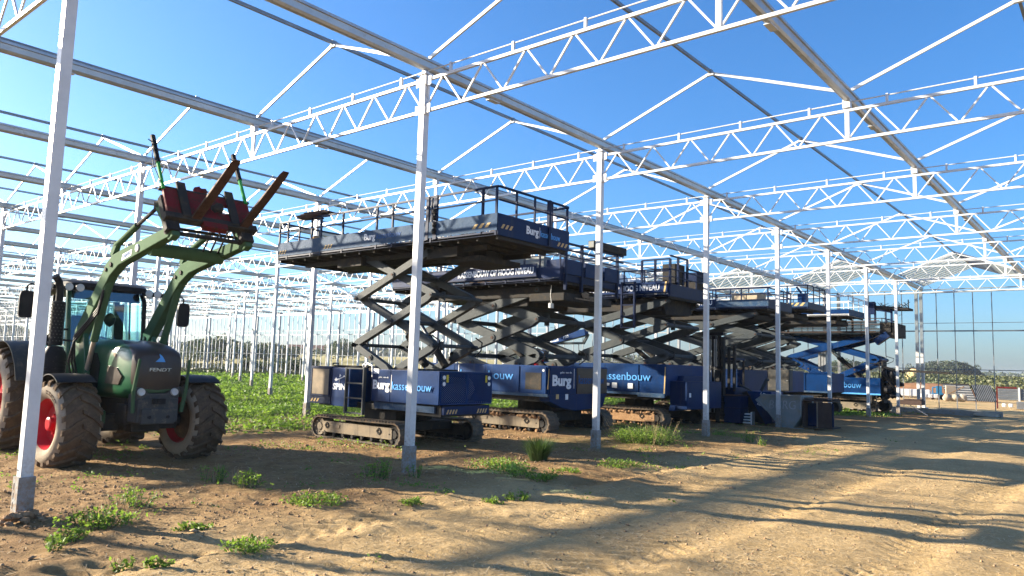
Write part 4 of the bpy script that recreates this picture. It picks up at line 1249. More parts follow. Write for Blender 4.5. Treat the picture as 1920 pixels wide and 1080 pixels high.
    text('Burg', 'white', (-.148, 2.80, Z(4.0)), (0, 1, 0), (0, 0, 1), (1, 0, 0), .14, r, width=.36, bold=.03)
    MB().box(-.146, -.143, 3.19, 3.20, Z(3.97), Z(4.17)).build('divider', 'white', r)
    text('kassenbouw', 'sky_letter', (-.148, 3.22, Z(4.0)), (0, 1, 0), (0, 0, 1), (1, 0, 0), .12, r, width=.62)
    b = MB()
    for (xa, xb) in ((-5.0, -4.2), (-2.2, -1.4)):
        b.box(xa, xb, 2.3, 3.85, Z(3.60), Z(3.79)); 
    b.box(-5.6, -1.2, 2.9, 3.2, Z(3.66), Z(3.78)); b.build('slide_rail', 'dark', r)
    b = MB(); b.box(-1.9, -1.0, 2.5, 3.7, Z(3.52), Z(3.62)); b.blob((-2.4, 2.5, Z(3.62)), (.3, .1, .06), 8, .3); b.build('platform_carriage', 'dark', r)
    b = MB()
    for z in (4.05, 4.18, 4.32, 4.42): b.blob((-1.70, 1.96, Z(z)), (.05, .04, .06), 8, .2)
    b.build('cable_reel', 'black', r)
    return r
lift_one()
# loads on the first platform
Zp = gz(-3.7, 2.6) + .01 + 3.895
t = thing('cardboard_box', 'small brown carton lying at the left end of the nearest lift platform', 'carton', (-6.0, 2.5, Zp))
MB().box(-6.22, -5.78, 2.25, 2.7, Zp, Zp + .42).build('carton', 'wood', t, bevel=.01)
MB().prism([(-6.1, Zp + .43), (-5.8, Zp + .43), (-5.9, Zp + .50)], 'y', 2.3, 2.6).build('flap', 'wood', t)
t = thing('plank_stack', 'dark planks laid across the guard rail at the left end of the nearest lift', 'planks', (-5.55, 2.2, Zp + .84))
for k, (a, c, dz, an) in enumerate(((-5.95, -5.25, 0, .0), (-5.9, -5.1, .035, .06), (-5.85, -5.3, .07, .1), (-5.95, -5.45, -.035, 0))):
    b = MB(); b.beam((a, 1.95 + an, Zp + .86 + dz), (c, 2.1 + an, Zp + .87 + dz + an * .3), .28, .028); b.build('plank', 'brown_board' if k % 2 else 'rust', t)
t = thing('crumpled_tarpaulin', 'light grey crumpled sheet heaped behind the rail of the nearest lift platform', 'tarpaulin', (-4.95, 2.5, Zp))
g = 9; vs = []; fs = []
for i in range(g):
    for j in range(g):
        u, v = i / (g - 1), j / (g - 1)
        vs.append((-5.35 + 1.0 * u, 2.2 + .5 * v, Zp + .02 + .62 * max(0, sin(pi * u) ** .8 * (1 - u * .55)) * sin(pi * v) ** .5 * (.8 + .35 * random.random())))
for i in range(g - 1):
    for j in range(g - 1): fs.append((i * g + j, (i + 1) * g + j, (i + 1) * g + j + 1, i * g + j + 1))
MB().add(vs, fs).build('sheet', 'tarp', t)
MB().prism([(-4.55, Zp + .25), (-4.1, Zp + .45), (-3.9, Zp + .30), (-4.2, Zp + .28)], 'y', 2.3, 2.5).build('black_flap', 'black', t)
t = thing('timber_log', 'short brown timber block on the right end of the nearest lift platform', 'timber block', (-.5, 3.0, Zp))
MB().tube((-.75, 2.6, Zp + .36), (-.70, 3.05, Zp + .36), .09, 8).box(-.9, -.55, 2.65, 2.95, Zp, Zp + .30).build('block', 'wood', t)

# ---- lifts 2 and 3: heavier machines
def big_lift(Yn, Yf, xr, body_top, name_label, track, plat, zb, zt, zr, sc, tex=True, end_text=False, seed=1, toe='blue', body_x0=None, armmat='arm', body='blue_bright', tframe='trackframe', muddy=True, belt_h=.52):
    Yc = (Yn + Yf) / 2
    X1 = xr
    z0 = min(gz(X1 - 1.5, Yn), gz(X1 - 1.5, Yf)) + .0
    Z = lambda z: z + z0
    r = thing('scissor_lift', name_label, 'scissor lift', (X1 - 2, Yc, z0), group='tracked scissor lifts in a row')
    tx0, tx1 = track
    tw = .42
    crawler(r, tx0, tx1, Yn - .02, Yn - .02 + tw, belt_h, z0, muddy=muddy, frame=tframe, seg=.115)
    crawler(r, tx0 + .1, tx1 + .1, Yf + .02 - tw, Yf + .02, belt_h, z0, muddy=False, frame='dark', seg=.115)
    b = MB(); b.box(tx0 + .6, tx1 - .6, Yn + tw, Yf - tw, Z(.26), Z(.5)); b.tube(((tx0 + tx1) / 2, Yc, Z(.5)), ((tx0 + tx1) / 2, Yc, Z(.78)), .45, 20); b.build('chassis', 'dark', r, bevel=.02)
    bx0 = body_x0 if body_x0 is not None else X1 - 4.2
    zbot = .93
    b = MB(); b.box(bx0, X1, Yn + .02, Yf, Z(zbot), Z(body_top)); c = b.build('body', body, r, bevel=.01)
    b = MB(); b.prism([(bx0 + .3, Z(.78)), (X1 - .3, Z(.78)), (X1, Z(zbot - .003)), (bx0, Z(zbot - .003))], 'y', Yn + .12, Yf - .1); b.build('underframe', 'dark', r)
    b = MB(); b.box(bx0 - .02, X1 + .02, Yn - .01, Yn + .018, Z(zbot - .02), Z(zbot + .05)); b.build('side_sill', 'worn_blue', r, bevel=.004)
    ds = door_set(c, bx0 + .1, X1 - .9, Yn + .02, Z(zbot + .06), Z(body_top - .02), 3, body, handles=False)
    return r, Z, c, Yc, bx0

# lift 2
r, Z, c, Yc, bx0 = big_lift(7.10, 9.80, -2.80, 1.68, 'second dark blue tracked scissor lift with tool boxes and a slogan panel on its platform', (-5.75, -2.72), None, 3.9, 4.2, 4.7, None, body_x0=-7.2)
yn = 7.12
text('Burg', 'white', (-6.55, 7.098, Z(1.30)), (1, 0, 0), (0, 0, 1), (0, -1, 0), .24, c, width=.66, bold=.035)
MB().box(-5.82, -5.80, 7.094, 7.098, Z(1.22), Z(1.64)).build('divider', 'white', c)
text('kassenbouw', 'sky_letter', (-5.74, 7.098, Z(1.30)), (1, 0, 0), (0, 0, 1), (0, -1, 0), .22, c, width=1.85)
b = MB(); b.box(-3.62, -2.84, 7.085, 7.118, Z(.98), Z(1.64)); fr = b.build('grille_door', 'blue_bright', r, bevel=.006)
MB().box(-3.48, -2.98, 7.078, 7.084, Z(1.08), Z(1.50)).build('grille', 'dark', fr)
MB().tube((-2.92, 7.08, Z(1.56)), (-2.92, 7.085, Z(1.56)), .035, 12).build('round_label', 'white', fr)
# end face with big white Burg
for ya, yb in ((7.16, 8.30), (8.34, 9.76)):
    d_ = MB().box(-2.80, -2.77, ya, yb, Z(.98), Z(1.64)).build('end_door', 'blue' if ya < 8 else 'brown_panel', c, bevel=.006)
    if ya < 8:
        text('Burg', 'white', (-2.768, 7.26, Z(1.20)), (0, 1, 0), (0, 0, 1), (1, 0, 0), .25, d_, width=.80, bold=.04)
        text('gebr. van de', 'white', (-2.768, 7.58, Z(1.50)), (0, 1, 0), (0, 0, 1), (1, 0, 0), .045, d_, width=.50)
MB().box(-2.766, -2.763, 8.18, 8.195, Z(1.12), Z(1.62)).build('divider', 'white', c)
text('kassenbouw', 'navy_letter', (-2.766, 8.40, Z(1.24)), (0, 1, 0), (0, 0, 1), (1, 0, 0), .22, c, width=1.2)
b = MB(); b.prism([(7.16, Z(.96)), (9.76, Z(.96)), (9.6, Z(.62)), (8.3, Z(.55)), (7.7, Z(.64)), (7.2, Z(.80))], 'x', -3.1, -2.79); b.build('counterweight', 'blue', r, bevel=.01)
for y, z, m_ in ((7.22, .99, 'white'), (7.45, .86, 'hazard'), (7.85, .84, 'white'), (9.2, .66, 'white')):
    MB().box(-2.788, -2.785, y, y + .12, Z(z), Z(z + .14)).build('small_label', m_, r)
hazard(c, Z(0) * 0 + 7.10, 7.17, -2.80, Z(1.1), Z(1.6), 'y', 1)
scissors(r, -4.92, 1.48, [Z(1.50), Z(1.92), Z(2.86), Z(3.62)], True, 7.5, 9.45, .16, .24)
ex0, ex1, ey0, ey1 = -8.6, -2.45, 7.05, 9.75
e = deck(r, ex0, ex1, ey0, ey1, Z(3.78), Z(4.12), Z(4.72), toe='blue', posts_n=[ex0 + .02, -7.6, -6.6, -5.7, -4.9, -4.2, -3.6, -3.1, ex1 - .02], endposts=3, toe_end='navy', under=.3)
b = MB(); b.box(-7.2, -3.15, 6.98, 7.00, Z(3.92), Z(4.20)); sg = b.build('slogan_panel', 'blue', r)
b = MB(); b.box(-7.2, -3.13, 6.97, 7.0, Z(4.20), Z(4.225)); b.box(-7.2, -3.13, 6.97, 7.0, Z(3.895), Z(3.92)); b.build('panel_edge', 'navy', sg)
text('KASSENBOUW OP HOOG NIVEAU', 'white', (-5.85, 6.978, Z(3.985)), (1, 0, 0), (0, 0, 1), (0, -1, 0), .155, sg, width=2.62, bold=.03)
for k in range(3):
    b = MB(); b.box(-2.98, -2.38, ey0 + .1 + k * .9, ey0 + .85 + k * .9, Z(3.95), Z(4.32)); b.build('tool_chest', 'blue', r, bevel=.01)
b = MB(); b.box(-7.0, -3.0, 7.4, 9.4, Z(3.42), Z(3.70)); b.box(-3.6, -2.5, 7.3, 9.5, Z(3.30), Z(3.5)); b.box(-5.8, -3.8, 7.5, 9.3, Z(3.2), Z(3.42)); b.build('lower_frame', 'dark', r, bevel=.02)
b = MB(); b.pipe([(-2.9, 7.3, Z(3.7)), (-2.92, 7.3, Z(3.45)), (-2.88, 7.3, Z(3.2))], .008, 5); b.box(-2.92, -2.86, 7.22, 7.36, Z(3.12), Z(3.24)); b.build('hanging_label', 'white_wrap', r)
b = MB(); b.box(-2.4, -2.36, 7.6, 8.6, Z(3.36), Z(3.39)); b.blob((-2.42, 8.1, Z(3.5)), (.06, .14, .08), 8, .3); b.blob((-2.42, 8.4, Z(3.44)), (.05, .2, .04), 8, .3); b.build('valve_block', 'trackframe', r)
for x, zz in ((-2.40, 4.72), (-2.40, 4.55)):
    MB().box(x - .02, x + .02, 7.05, 9.9, Z(zz) - .02, Z(zz) + .02).build('outer_rail', 'navy', r)
for y in (7.2, 7.9, 9.6): MB().box(-2.44, -2.37, y - .03, y + .03, Z(3.55), Z(4.76)).build('outer_post', 'navy', r)
zz = Z(3.83)
t = thing('perforated_block', 'long grey speckled block lying behind the slogan panel of the second lift', 'block', (-4.4, 7.5, zz))
b = MB(); b.box(-4.9, -3.3, 7.5, 7.8, zz, zz + .66); b.build('block', 'skip', t, bevel=.01); b = MB(); b.box(-4.9, -4.0, 7.49, 7.81, zz + .661, zz + .72); b.build('lid', 'tarp', t)
t = thing('white_sheet_stack', 'stack of white sheets behind the slogan panel of the second lift', 'sheets', (-5.4, 7.6, zz))
for k in range(4): MB().box(-5.9 + .02 * k, -5.1 + .03 * k, 7.5, 8.2, zz + .45 + k * .07, zz + .45 + k * .07 + .05).build('sheet', 'white_wrap', t)
MB().box(-5.9, -5.1, 7.5, 8.2, zz, zz + .44).build('crate', 'wood', t)
t = thing('steel_beam', 'dark square beam laid on the end rail of the second lift platform', 'beam', (-2.38, 8.7, Z(4.74)))
MB().box(-2.52, -2.32, 8.35, 9.95, Z(4.75), Z(4.95)).build('beam', 'dark', t, bevel=.01)
b = MB(); b.box(-2.50, -2.34, 8.335, 8.349, Z(4.77), Z(4.93)); b.build('beam_cap', 'skip', t)

# lift 3
r, Z, c, Yc, bx0 = big_lift(11.85, 14.5, -2.10, 1.82, 'third tracked scissor lift with a blue ladder hanging from its slogan panel', (-5.3, -2.15), None, 3.9, 4.2, 4.8, None, body_x0=-6.6, tframe='mud')
text('kassenbouw', 'sky_letter', (-4.35, 11.848, Z(1.33)), (1, 0, 0), (0, 0, 1), (0, -1, 0), .24, c, width=1.75)
text('Burg', 'white', (-5.2, 11.848, Z(1.33)), (1, 0, 0), (0, 0, 1), (0, -1, 0), .26, c, width=.7, bold=.03)
for x in (-3.9, -3.35): MB().box(x, x + .17, 11.83, 11.845, Z(1.08), Z(1.24)).build('small_label', 'white', c)
MB().box(-4.2, -4.0, 11.83, 11.845, Z(1.14), Z(1.22)).build('small_label', 'white', c)
hazard(c, -2.18, -2.11, 11.868, Z(.95), Z(1.75), 'x', 1)
b = MB(); b.box(-2.1, -1.55, 12.1, 14.4, Z(.55), Z(1.35)); b.prism([(12.0, Z(.5)), (14.4, Z(.5)), (14.4, Z(1.5)), (12.6, Z(1.5))], 'x', -2.09, -1.9); b.build('counterweight', 'blue', r, bevel=.01)
MB().box(-1.54, -1.53, 12.2, 12.3, Z(.9), Z(1.02)).build('small_label', 'white', r)
b = MB(); b.box(-3.0, -2.12, 11.80, 11.86, Z(.86), Z(.98)); b.build('step_plate', 'worn_blue', r)
scissors(r, -3.78, 1.52, [Z(1.62), Z(2.08), Z(2.98), Z(3.70)], True, 12.2, 14.1, .16, .22)
e = deck(r, -8.0, -2.05, 11.95, 14.6, Z(3.82), Z(4.18), Z(4.62), toe='blue', toe_end='navy', under=.3, posts_n=[-7.9, -7.0, -6.0, -5.2, -4.4, -3.6, -2.9, -2.07])
b = MB(); b.box(-6.6, -2.10, 11.88, 11.90, Z(3.93), Z(4.24)); sg = b.build('slogan_panel', 'blue', r)
text('KASSENBOUW OP HOOG NIVEAU', 'white', (-5.30, 11.878, Z(4.0)), (1, 0, 0), (0, 0, 1), (0, -1, 0), .165, sg, width=2.95, bold=.03)
hazard(sg, -2.22, -2.11, 11.88, Z(3.93), Z(4.24), 'x', 1)
b = MB()
for x in (-3.0, -2.55, -2.06): b.box(x - .03, x + .03, 11.95, 12.01, Z(4.1), Z(4.92))
b.box(-3.0, -2.06, 11.95, 12.0, Z(4.90), Z(4.94)); b.box(-3.0, -2.06, 11.95, 12.0, Z(4.55), Z(4.59)); b.build('cage', 'navy', r)
b = MB()
for y in (12.5, 13.1, 14.5): b.box(-2.1, -2.04, y - .03, y + .03, Z(4.0), Z(5.02))
b.box(-2.1, -2.04, 12.0, 13.1, Z(5.0), Z(5.04)); b.box(-2.1, -2.04, 13.1, 14.55, Z(4.72), Z(4.76)); b.build('end_cage', 'navy', r)
b = MB(); b.box(-2.6, -2.15, 12.5, 13.1, Z(4.25), Z(4.85)); b.build('control_cabinet', 'dark', r, bevel=.02)
ladder(r, -3.60, -3.16, 11.84, Z(2.88), Z(4.28), 5, 'navy', .045)
b = MB(); b.box(-6.0, -2.5, 12.2, 14.3, Z(3.42), Z(3.7)); b.prism([(12.1, Z(3.78)), (14.4, Z(3.78)), (13.9, Z(3.35)), (12.4, Z(3.30))], 'x', -4.0, -2.4); b.build('lower_frame', 'dark', r, bevel=.02)
t = thing('foil_bundle', 'crumpled pale foil bundle behind the rail of the third lift', 'foil', (-4.0, 12.4, Z(3.86)))
b = MB(); b.blob((-4.2, 12.5, Z(4.25)), (.5, .3, .38), 10, .2); b.blob((-3.5, 12.5, Z(4.15)), (.4, .3, .30), 10, .2); b.build('foil', 'white_wrap', t)
t = thing('dark_toolbox_stack', 'dark stacked tool boxes on the far end of the third lift', 'tool boxes', (-2.4, 14.2, Z(3.86)))
for k in range(3): MB().box(-2.7, -2.15, 13.95, 14.45, Z(3.87) + k * .3, Z(3.87) + k * .3 + .28).build('tool_box', 'dark' if k % 2 else 'navy', t, bevel=.01)

# ---- lifts 4 to 6: same family, seen smaller
def mid_lift(Yn, Yf, X1, label, zb, zt, zr, plen, body, sc, tracks=True, text_on=None, toe='worn_blue', endtoe='navy', railm='navy', armh=.2, body_top=1.75, stripes=False, rail_thin=False, blen=3.6):
    r, Z, c, Yc, bx0 = big_lift(Yn, Yf, X1 - .9, body_top, label, (X1 - 4.2, X1 - 1.1), None, zb, zt, zr, None, body_x0=X1 - .9 - blen, body=body, muddy=False)
    scissors(r, *sc[:2], [Z(q) for q in sc[2]], True, Yn + .3, Yf - .3, .14, armh, sc[3] if len(sc) > 3 else 'arm')
    deck(r, X1 - plen, X1, Yn + .05, Yf - .05, Z(zb), Z(zt), Z(zr), toe=toe, toe_end=endtoe, rail=railm, under=.24)
    b = MB(); b.box(X1 - plen * .8, X1 - .6, Yn + .3, Yf - .3, Z(zb - .34), Z(zb - .16)); b.build('lower_frame', 'dark', r, bevel=.02)
    if stripes: hazard(r, X1 - 1.6, X1 - .1, Yn + .038, Z(zt) - .14, Z(zt) - .02, 'x', 7)
    return r, Z, c
r4, Z4, c4 = mid_lift(16.9, 19.2, -1.02, 'fourth scissor lift with two tan boxes on its platform behind the dark mast', 3.82, 4.12, 4.50, 5.6, 'blue', (-3.15, 1.6, (1.65, 2.05, 2.95, 3.66)))
b = MB(); b.box(-6.2, -2.9, 16.90, 16.93, Z4(3.92), Z4(4.16)); sg = b.build('slogan_panel', 'blue', r4)
text('KASSENBOUW OP HOOG NIVEAU', 'white', (-5.9, 16.898, Z4(3.98)), (1, 0, 0), (0, 0, 1), (0, -1, 0), .14, sg, width=2.9, bold=.03)
for k, (x, w_) in enumerate(((-2.15, .55), (-1.62, .50))):
    t = thing('tan_box', 'square tan box on the fourth lift platform, %s of the pair' % ('left one' if k == 0 else 'right one'), 'box', (x, 17.3, Z4(3.86)), group='tan boxes on the fourth lift')
    MB().box(x - w_ / 2, x + w_ / 2 - .02, 17.2, 17.7, Z4(3.86), Z4(4.36)).build('box', 'box', t, bevel=.008)
    MB().box(x - w_ / 2 - .01, x + w_ / 2 - .01, 17.19, 17.71, Z4(4.361), Z4(4.375)).build('lid', 'box', t)
t = thing('white_material_heap', 'loose white profiles heaped at the left of the two tan boxes', 'profiles', (-3.3, 17.4, Z4(3.86)))
for k in range(7):
    b = MB(); b.beam((-3.7 + random.uniform(-.1, .1), 17.2 + .06 * k, Z4(3.90) + .05 * k), (-2.8 + random.uniform(-.1, .1), 17.2 + .05 * k, Z4(4.0) + .04 * k + random.uniform(0, .1)), .05, .035); b.build('profile', 'white_wrap', t)
r5, Z5, c5 = mid_lift(20.9, 23.1, -1.02, 'fifth scissor lift with yellow and black stripes along its platform edge', 4.10, 4.34, 4.98, 4.6, 'blue_bright', (-3.7, 1.5, (1.65, 2.1, 3.05, 3.92)), stripes=True)
b = MB(); b.box(-3.6, -2.45, 20.6, 20.9, Z5(.98), Z5(1.75)); k1 = b.build('cooler_cabinet', 'fender', r5, bevel=.015); MB().box(-3.5, -2.55, 20.585, 20.599, Z5(1.02), Z5(1.62)).build('cooler_grille', 'tan_mesh', k1)
b = MB(); b.box(-2.42, -1.6, 20.55, 20.9, Z5(.98), Z5(1.78)); k2 = b.build('grey_cabinet', 'fender', r5, bevel=.01); door_set(k2, -2.4, -1.62, 20.55, Z5(1.0), Z5(1.76), 2, 'fender')
t = thing('blue_lever_stand', 'blue control stand between the rails of the fifth lift', 'control stand', (-1.35, 21.3, Z5(4.14)))
b = MB(); b.box(-1.5, -1.2, 21.2, 21.4, Z5(4.14), Z5(4.7)); b.tube((-1.35, 21.2, Z5(4.7)), (-1.5, 21.1, Z5(4.95)), .04, 8); b.build('stand', 'blue_bright', t, bevel=.01)
r6, Z6, c6 = mid_lift(25.2, 27.6, -.75, 'sixth scissor lift with bright blue platform and thin white rails', 4.18, 4.44, 4.98, 5.0, 'blue_bright', (-5.0, 1.5, (1.65, 2.1, 3.05, 3.98)), toe='blue_bright', endtoe='worn_blue', railm='galv')

# ---- lift 7: blue scissors, dark racks loaded with profiles, crane end
Yn, Yf = 30.9, 33.3
z0 = gz(-3, 32) + .02
Z = lambda z: z + z0
r = thing('scissor_lift', 'farthest lift, bright blue crossed arms under dark racks full of profiles', 'scissor lift', (-3, 32.1, z0), group='tracked scissor lifts in a row')
crawler(r, -5.2, -1.15, Yn, Yn + .45, .62, z0, frame='trackframe', seg=.15)
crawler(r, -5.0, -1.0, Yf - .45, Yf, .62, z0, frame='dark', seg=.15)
MB().box(-4.3, -2.0, Yn + .45, Yf - .45, Z(.3), Z(.62)).build('chassis', 'dark', r)
b = MB(); b.box(-5.8, -.95, Yn + .05, Yf, Z(.86), Z(1.66)); c = b.build('body', 'blue_bright', r, bevel=.015)
b = MB(); b.prism([(-5.4, Z(.66)), (-1.6, Z(.66)), (-1.2, Z(.857)), (-5.8, Z(.857))], 'y', Yn + .2, Yf - .2); b.build('underframe', 'dark', r)
MB().box(-3.6, -.95, Yn + .02, Yn + .048, Z(.86), Z(.93)).build('side_sill', 'sky_letter', r)
b = MB(); b.box(-4.25, -3.62, Yn - .1, Yn + .04, Z(.78), Z(1.68)); k = b.build('battery_box', 'blue', r, bevel=.01)
text('Burg', 'white', (-4.17, Yn - .102, Z(.96)), (1, 0, 0), (0, 0, 1), (0, -1, 0), .20, k, width=.30, bold=.03)
text('kassenbouw', 'sky_letter', (-3.55, Yn + .048, Z(1.17)), (1, 0, 0), (0, 0, 1), (0, -1, 0), .27, c, width=1.75, bold=.01)
b = MB(); b.prism([(-5.7, Z(1.0)), (-4.3, Z(.90)), (-4.3, Z(1.62)), (-5.7, Z(1.62))], 'y', Yn - .02, Yn + .045); b.build('side_panel', 'blue', c)
scissors(r, -3.25, 2.15, [Z(1.52), Z(2.55), Z(3.75)], True, Yn + .25, Yf - .3, .16, .27, 'blue_bright')
b = MB()
for x in (-4.05, -3.9, -3.78): b.box(x - .05, x + .05, 31.9, 32.1, Z(1.9), Z(3.9))
b.build('mast_column', 'galv_dark', r)
deck(r, -6.6, -.75, Yn - .1, Yf + .1, Z(3.70), Z(3.86), Z(4.50), toe='dark', toe_end='dark', rail='dark', under=.2, posts_n=[-6.5, -5.4, -4.0, -2.4, -.8])
for k in range(2):
    for x in (-5.2, -2.1):
        MB().box(x - .04, x + .04, Yn - .22, Yn - .12, Z(3.78), Z(4.42)).build('rack_upright', 'navy', r)
b = MB(); b.box(-.9, -.3, Yn - .1, Yf, Z(3.64), Z(4.30)); b.build('end_rack', 'dark', r, bevel=.02)
b = MB(); b.beam((-1.1, Yn, Z(3.35)), (-.55, Yn, Z(3.75)), .4, .3); b.build('rack_gusset', 'blue', r)
# profiles on racks
t = thing('profile_bundle', 'long dark steel profiles stacked in the side racks of the farthest lift', 'profiles', (-3.5, 30.75, Z(3.80)))
for k in range(14):
    y = 30.60 + .05 * (k % 3); z = Z(3.80) + .043 * k
    MB().box(-6.4 + random.uniform(-.2, .3), -.95 + random.uniform(-.15, .15), y, y + .04, z, z + random.uniform(.022, .036)).build('steel_profile', random.choice(['dark', 'dark', 'arm', 'black', 'brown_board']), t)
t = thing('scrap_profiles', 'tangle of short offcuts in the end rack of the farthest lift', 'offcuts', (-.6, 31, Z(4.3)))
for k in range(26):
    x, y = random.uniform(-.95, -.35), random.uniform(30.8, 32.8)
    b = MB(); b.beam((x, y, Z(3.9) + random.random() * .4), (x + random.uniform(-.2, .25), y + random.uniform(-.3, .3), Z(4.05) + random.random() * .4), .03, .02); b.build('offcut', random.choice(['dark', 'galv_dark', 'rust']), t)
# raised access frame at the right end
b = MB()
for x in (-1.35, -1.10): b.box(x - .04, x + .04, Yn - .1, Yn, Z(4.3), Z(5.25))
b.box(-.42, -.34, Yn - .1, Yn, Z(3.8), Z(4.95)); b.beam((-1.1, Yn - .05, Z(4.92)), (-.38, Yn - .05, Z(4.78)), .07, .07); b.box(-1.35, -1.1, Yn - .15, Yn + .05, Z(4.7), Z(5.3)); b.box(-.62, -.38, Yn - .08, Yn - .03, Z(4.1), Z(4.12)); b.box(-.62, -.38, Yn - .08, Yn - .03, Z(4.45), Z(4.47)); b.box(-.64, -.60, Yn - .08, Yn - .03, Z(3.9), Z(4.8))
b.build('access_frame', 'navy', r)
b = MB(); b.prism([(-1.2, Z(4.92)), (.35, Z(4.88)), (.35, Z(4.98)), (-1.1, Z(5.12))], 'y', Yn - .1, Yn + .9); b.box(.33, .37, Yn - .1, Yn - .05, Z(4.9), Z(5.35)); b.build('upper_shelf', 'dark', r)
t = thing('upper_offcuts', 'jumble of thin bars on the small upper shelf of the farthest lift', 'bars', (-.4, 31.1, Z(5.1)))
for k in range(30):
    x = random.uniform(-1.05, .25)
    b = MB(); b.beam((x, Yn + random.uniform(-.05, .7), Z(5.0) + random.random() * .12), (x + random.uniform(-.25, .3), Yn + random.uniform(0, .8), Z(5.06) + random.random() * .24), .025, .02); b.build('bar', random.choice(['dark', 'galv_dark', 'arm']), t)
# crane / winch unit and forks at the end of the body
b = MB()
b.box(-.94, -.86, Yn + .2, Yn + .9, Z(.5), Z(2.45)); b.box(-1.55, -1.1, Yn - .05, Yn, Z(.35), Z(.40)); b.box(-1.55, -1.51, Yn - .05, Yn, Z(.35), Z(.85)); b.box(-1.14, -1.10, Yn - .05, Yn, Z(.35), Z(.85)); b.box(-1.45, -1.3, Yn - .1, Yn + .1, Z(.45), Z(.85))
b.box(-1.5, -1.46, Yn, Yn + .05, Z(1.66), Z(2.35)); b.box(-1.0, -.96, Yn, Yn + .05, Z(1.66), Z(2.35)); b.box(-1.5, -.96, Yn, Yn + .05, Z(2.32), Z(2.37))
b.build('end_frame', 'dark', r)
b = MB()
for k in range(16): b.blob((-.55 + random.uniform(-.32, .32), Yn + .4 + random.uniform(-.3, .3), Z(1.35) + random.uniform(-.6, .65)), (random.uniform(.1, .26), .2, random.uniform(.1, .32)), 8, .2)
b.tube((-.85, Yn, Z(1.9)), (-.1, Yn + .3, Z(.8)), .05, 8); b.tube((-.15, Yn, Z(2.2)), (-.5, Yn + .3, Z(1.0)), .04, 8); b.tube((-.8, Yn + .1, Z(2.2)), (.1, Yn + .1, Z(1.95)), .05, 8)
cr_ = b.build('crane_unit', 'black', r)
b = MB(); b.beam((.0, Yn + .3, Z(2.05)), (1.9, Yn + .3, Z(1.98)), .12, .10); b.build('crane_jib', 'dark', cr_)
b = MB(); b.box(-.2, .75, Yn + .1, Yn + .9, Z(.48), Z(.68)); b.box(.0, .7, Yn + .1, Yn + .9, Z(.69), Z(.74)); b.build('tail_platform', 'brown_board', cr_)
b = MB(); b.beam((.2, Yn + .2, Z(.5)), (.9, Yn + .6, Z(.02)), .03, .03); b.build('tail_leg', 'galv', cr_)

# ---- forklift mast with its truck, between lift 3 and lift 4
z0 = gz(-2.1, 15.8); Z = lambda z: z + z0
r = thing('forklift', 'dark forklift with tall twin mast standing between the third and fourth lift', 'forklift', (-2.3, 16, z0))
mast = None
for i, (x, y, w_) in enumerate(((-2.55, 15.3, .09), (-2.42, 15.3, .07), (-2.05, 15.3, .07), (-1.92, 15.3, .09), (-2.25, 15.36, .12))):
    MB().box(x - w_ / 2, x + w_ / 2, y, y + .16, Z(.12), Z(2.9 - .12 * (i % 2))).build('mast_rail', 'dark' if i != 4 else 'black', r, bevel=.004)
for z, h in ((2.82, .1), (1.7, .12), (.7, .12)): MB().box(-2.6, -1.87, 15.27, 15.46, Z(z), Z(z + h)).build('mast_crossbar', 'black', r)
for x in (-2.36, -2.30, -2.18, -2.12):
    MB().tube((x, 15.28, Z(.3)), (x, 15.28, Z(2.7)), .012, 6).build('lift_chain', 'galv_dark', r)
for x in (-2.5, -1.98): MB().tube((x, 15.5, Z(.3)), (x, 15.5, Z(2.3)), .045, 10).build('mast_ram', 'black', r)
b = MB(); b.box(-2.66, -1.80, 15.18, 15.24, Z(.25), Z(.34)); b.box(-2.66, -1.80, 15.18, 15.24, Z(.62), Z(.70)); b.build('carriage', 'black', r)
for x in (-2.52, -2.0):
    b = MB(); b.box(x - .06, x + .06, 15.12, 15.17, Z(.04), Z(1.7)); b.build('fork', 'dark', r)
b = MB(); b.box(-1.70, -1.63, 15.2, 15.28, Z(1.1), Z(2.45)); b.box(-1.52, -1.44, 15.2, 15.28, Z(1.05), Z(2.5)); b.build('guard_post', 'dark', r)
b = MB(); b.box(-2.9, -1.6, 15.55, 16.75, Z(.3), Z(1.15)); b.build('truck_body', 'navy', r, bevel=.03); MB().box(-2.8, -1.7, 15.7, 16.6, Z(2.05), Z(2.12)).build('canopy', 'navy', r)
for x in (-2.8, -1.72):
    for y in (15.75, 16.55): MB().box(x - .03, x + .03, y - .03, y + .03, Z(1.15), Z(2.05)).build('cab_post', 'black', r)
for x in (-2.8, -1.68):
    for y in (15.85, 16.5):
        b = MB(); b.lathe([(-.12, 0), (-.12, .2), (-.09, .28), (.09, .28), (.12, .2), (.12, 0)], (x, y, Z(.28)), 'x', 18); b.build('wheel', 'black', r, smooth=True)

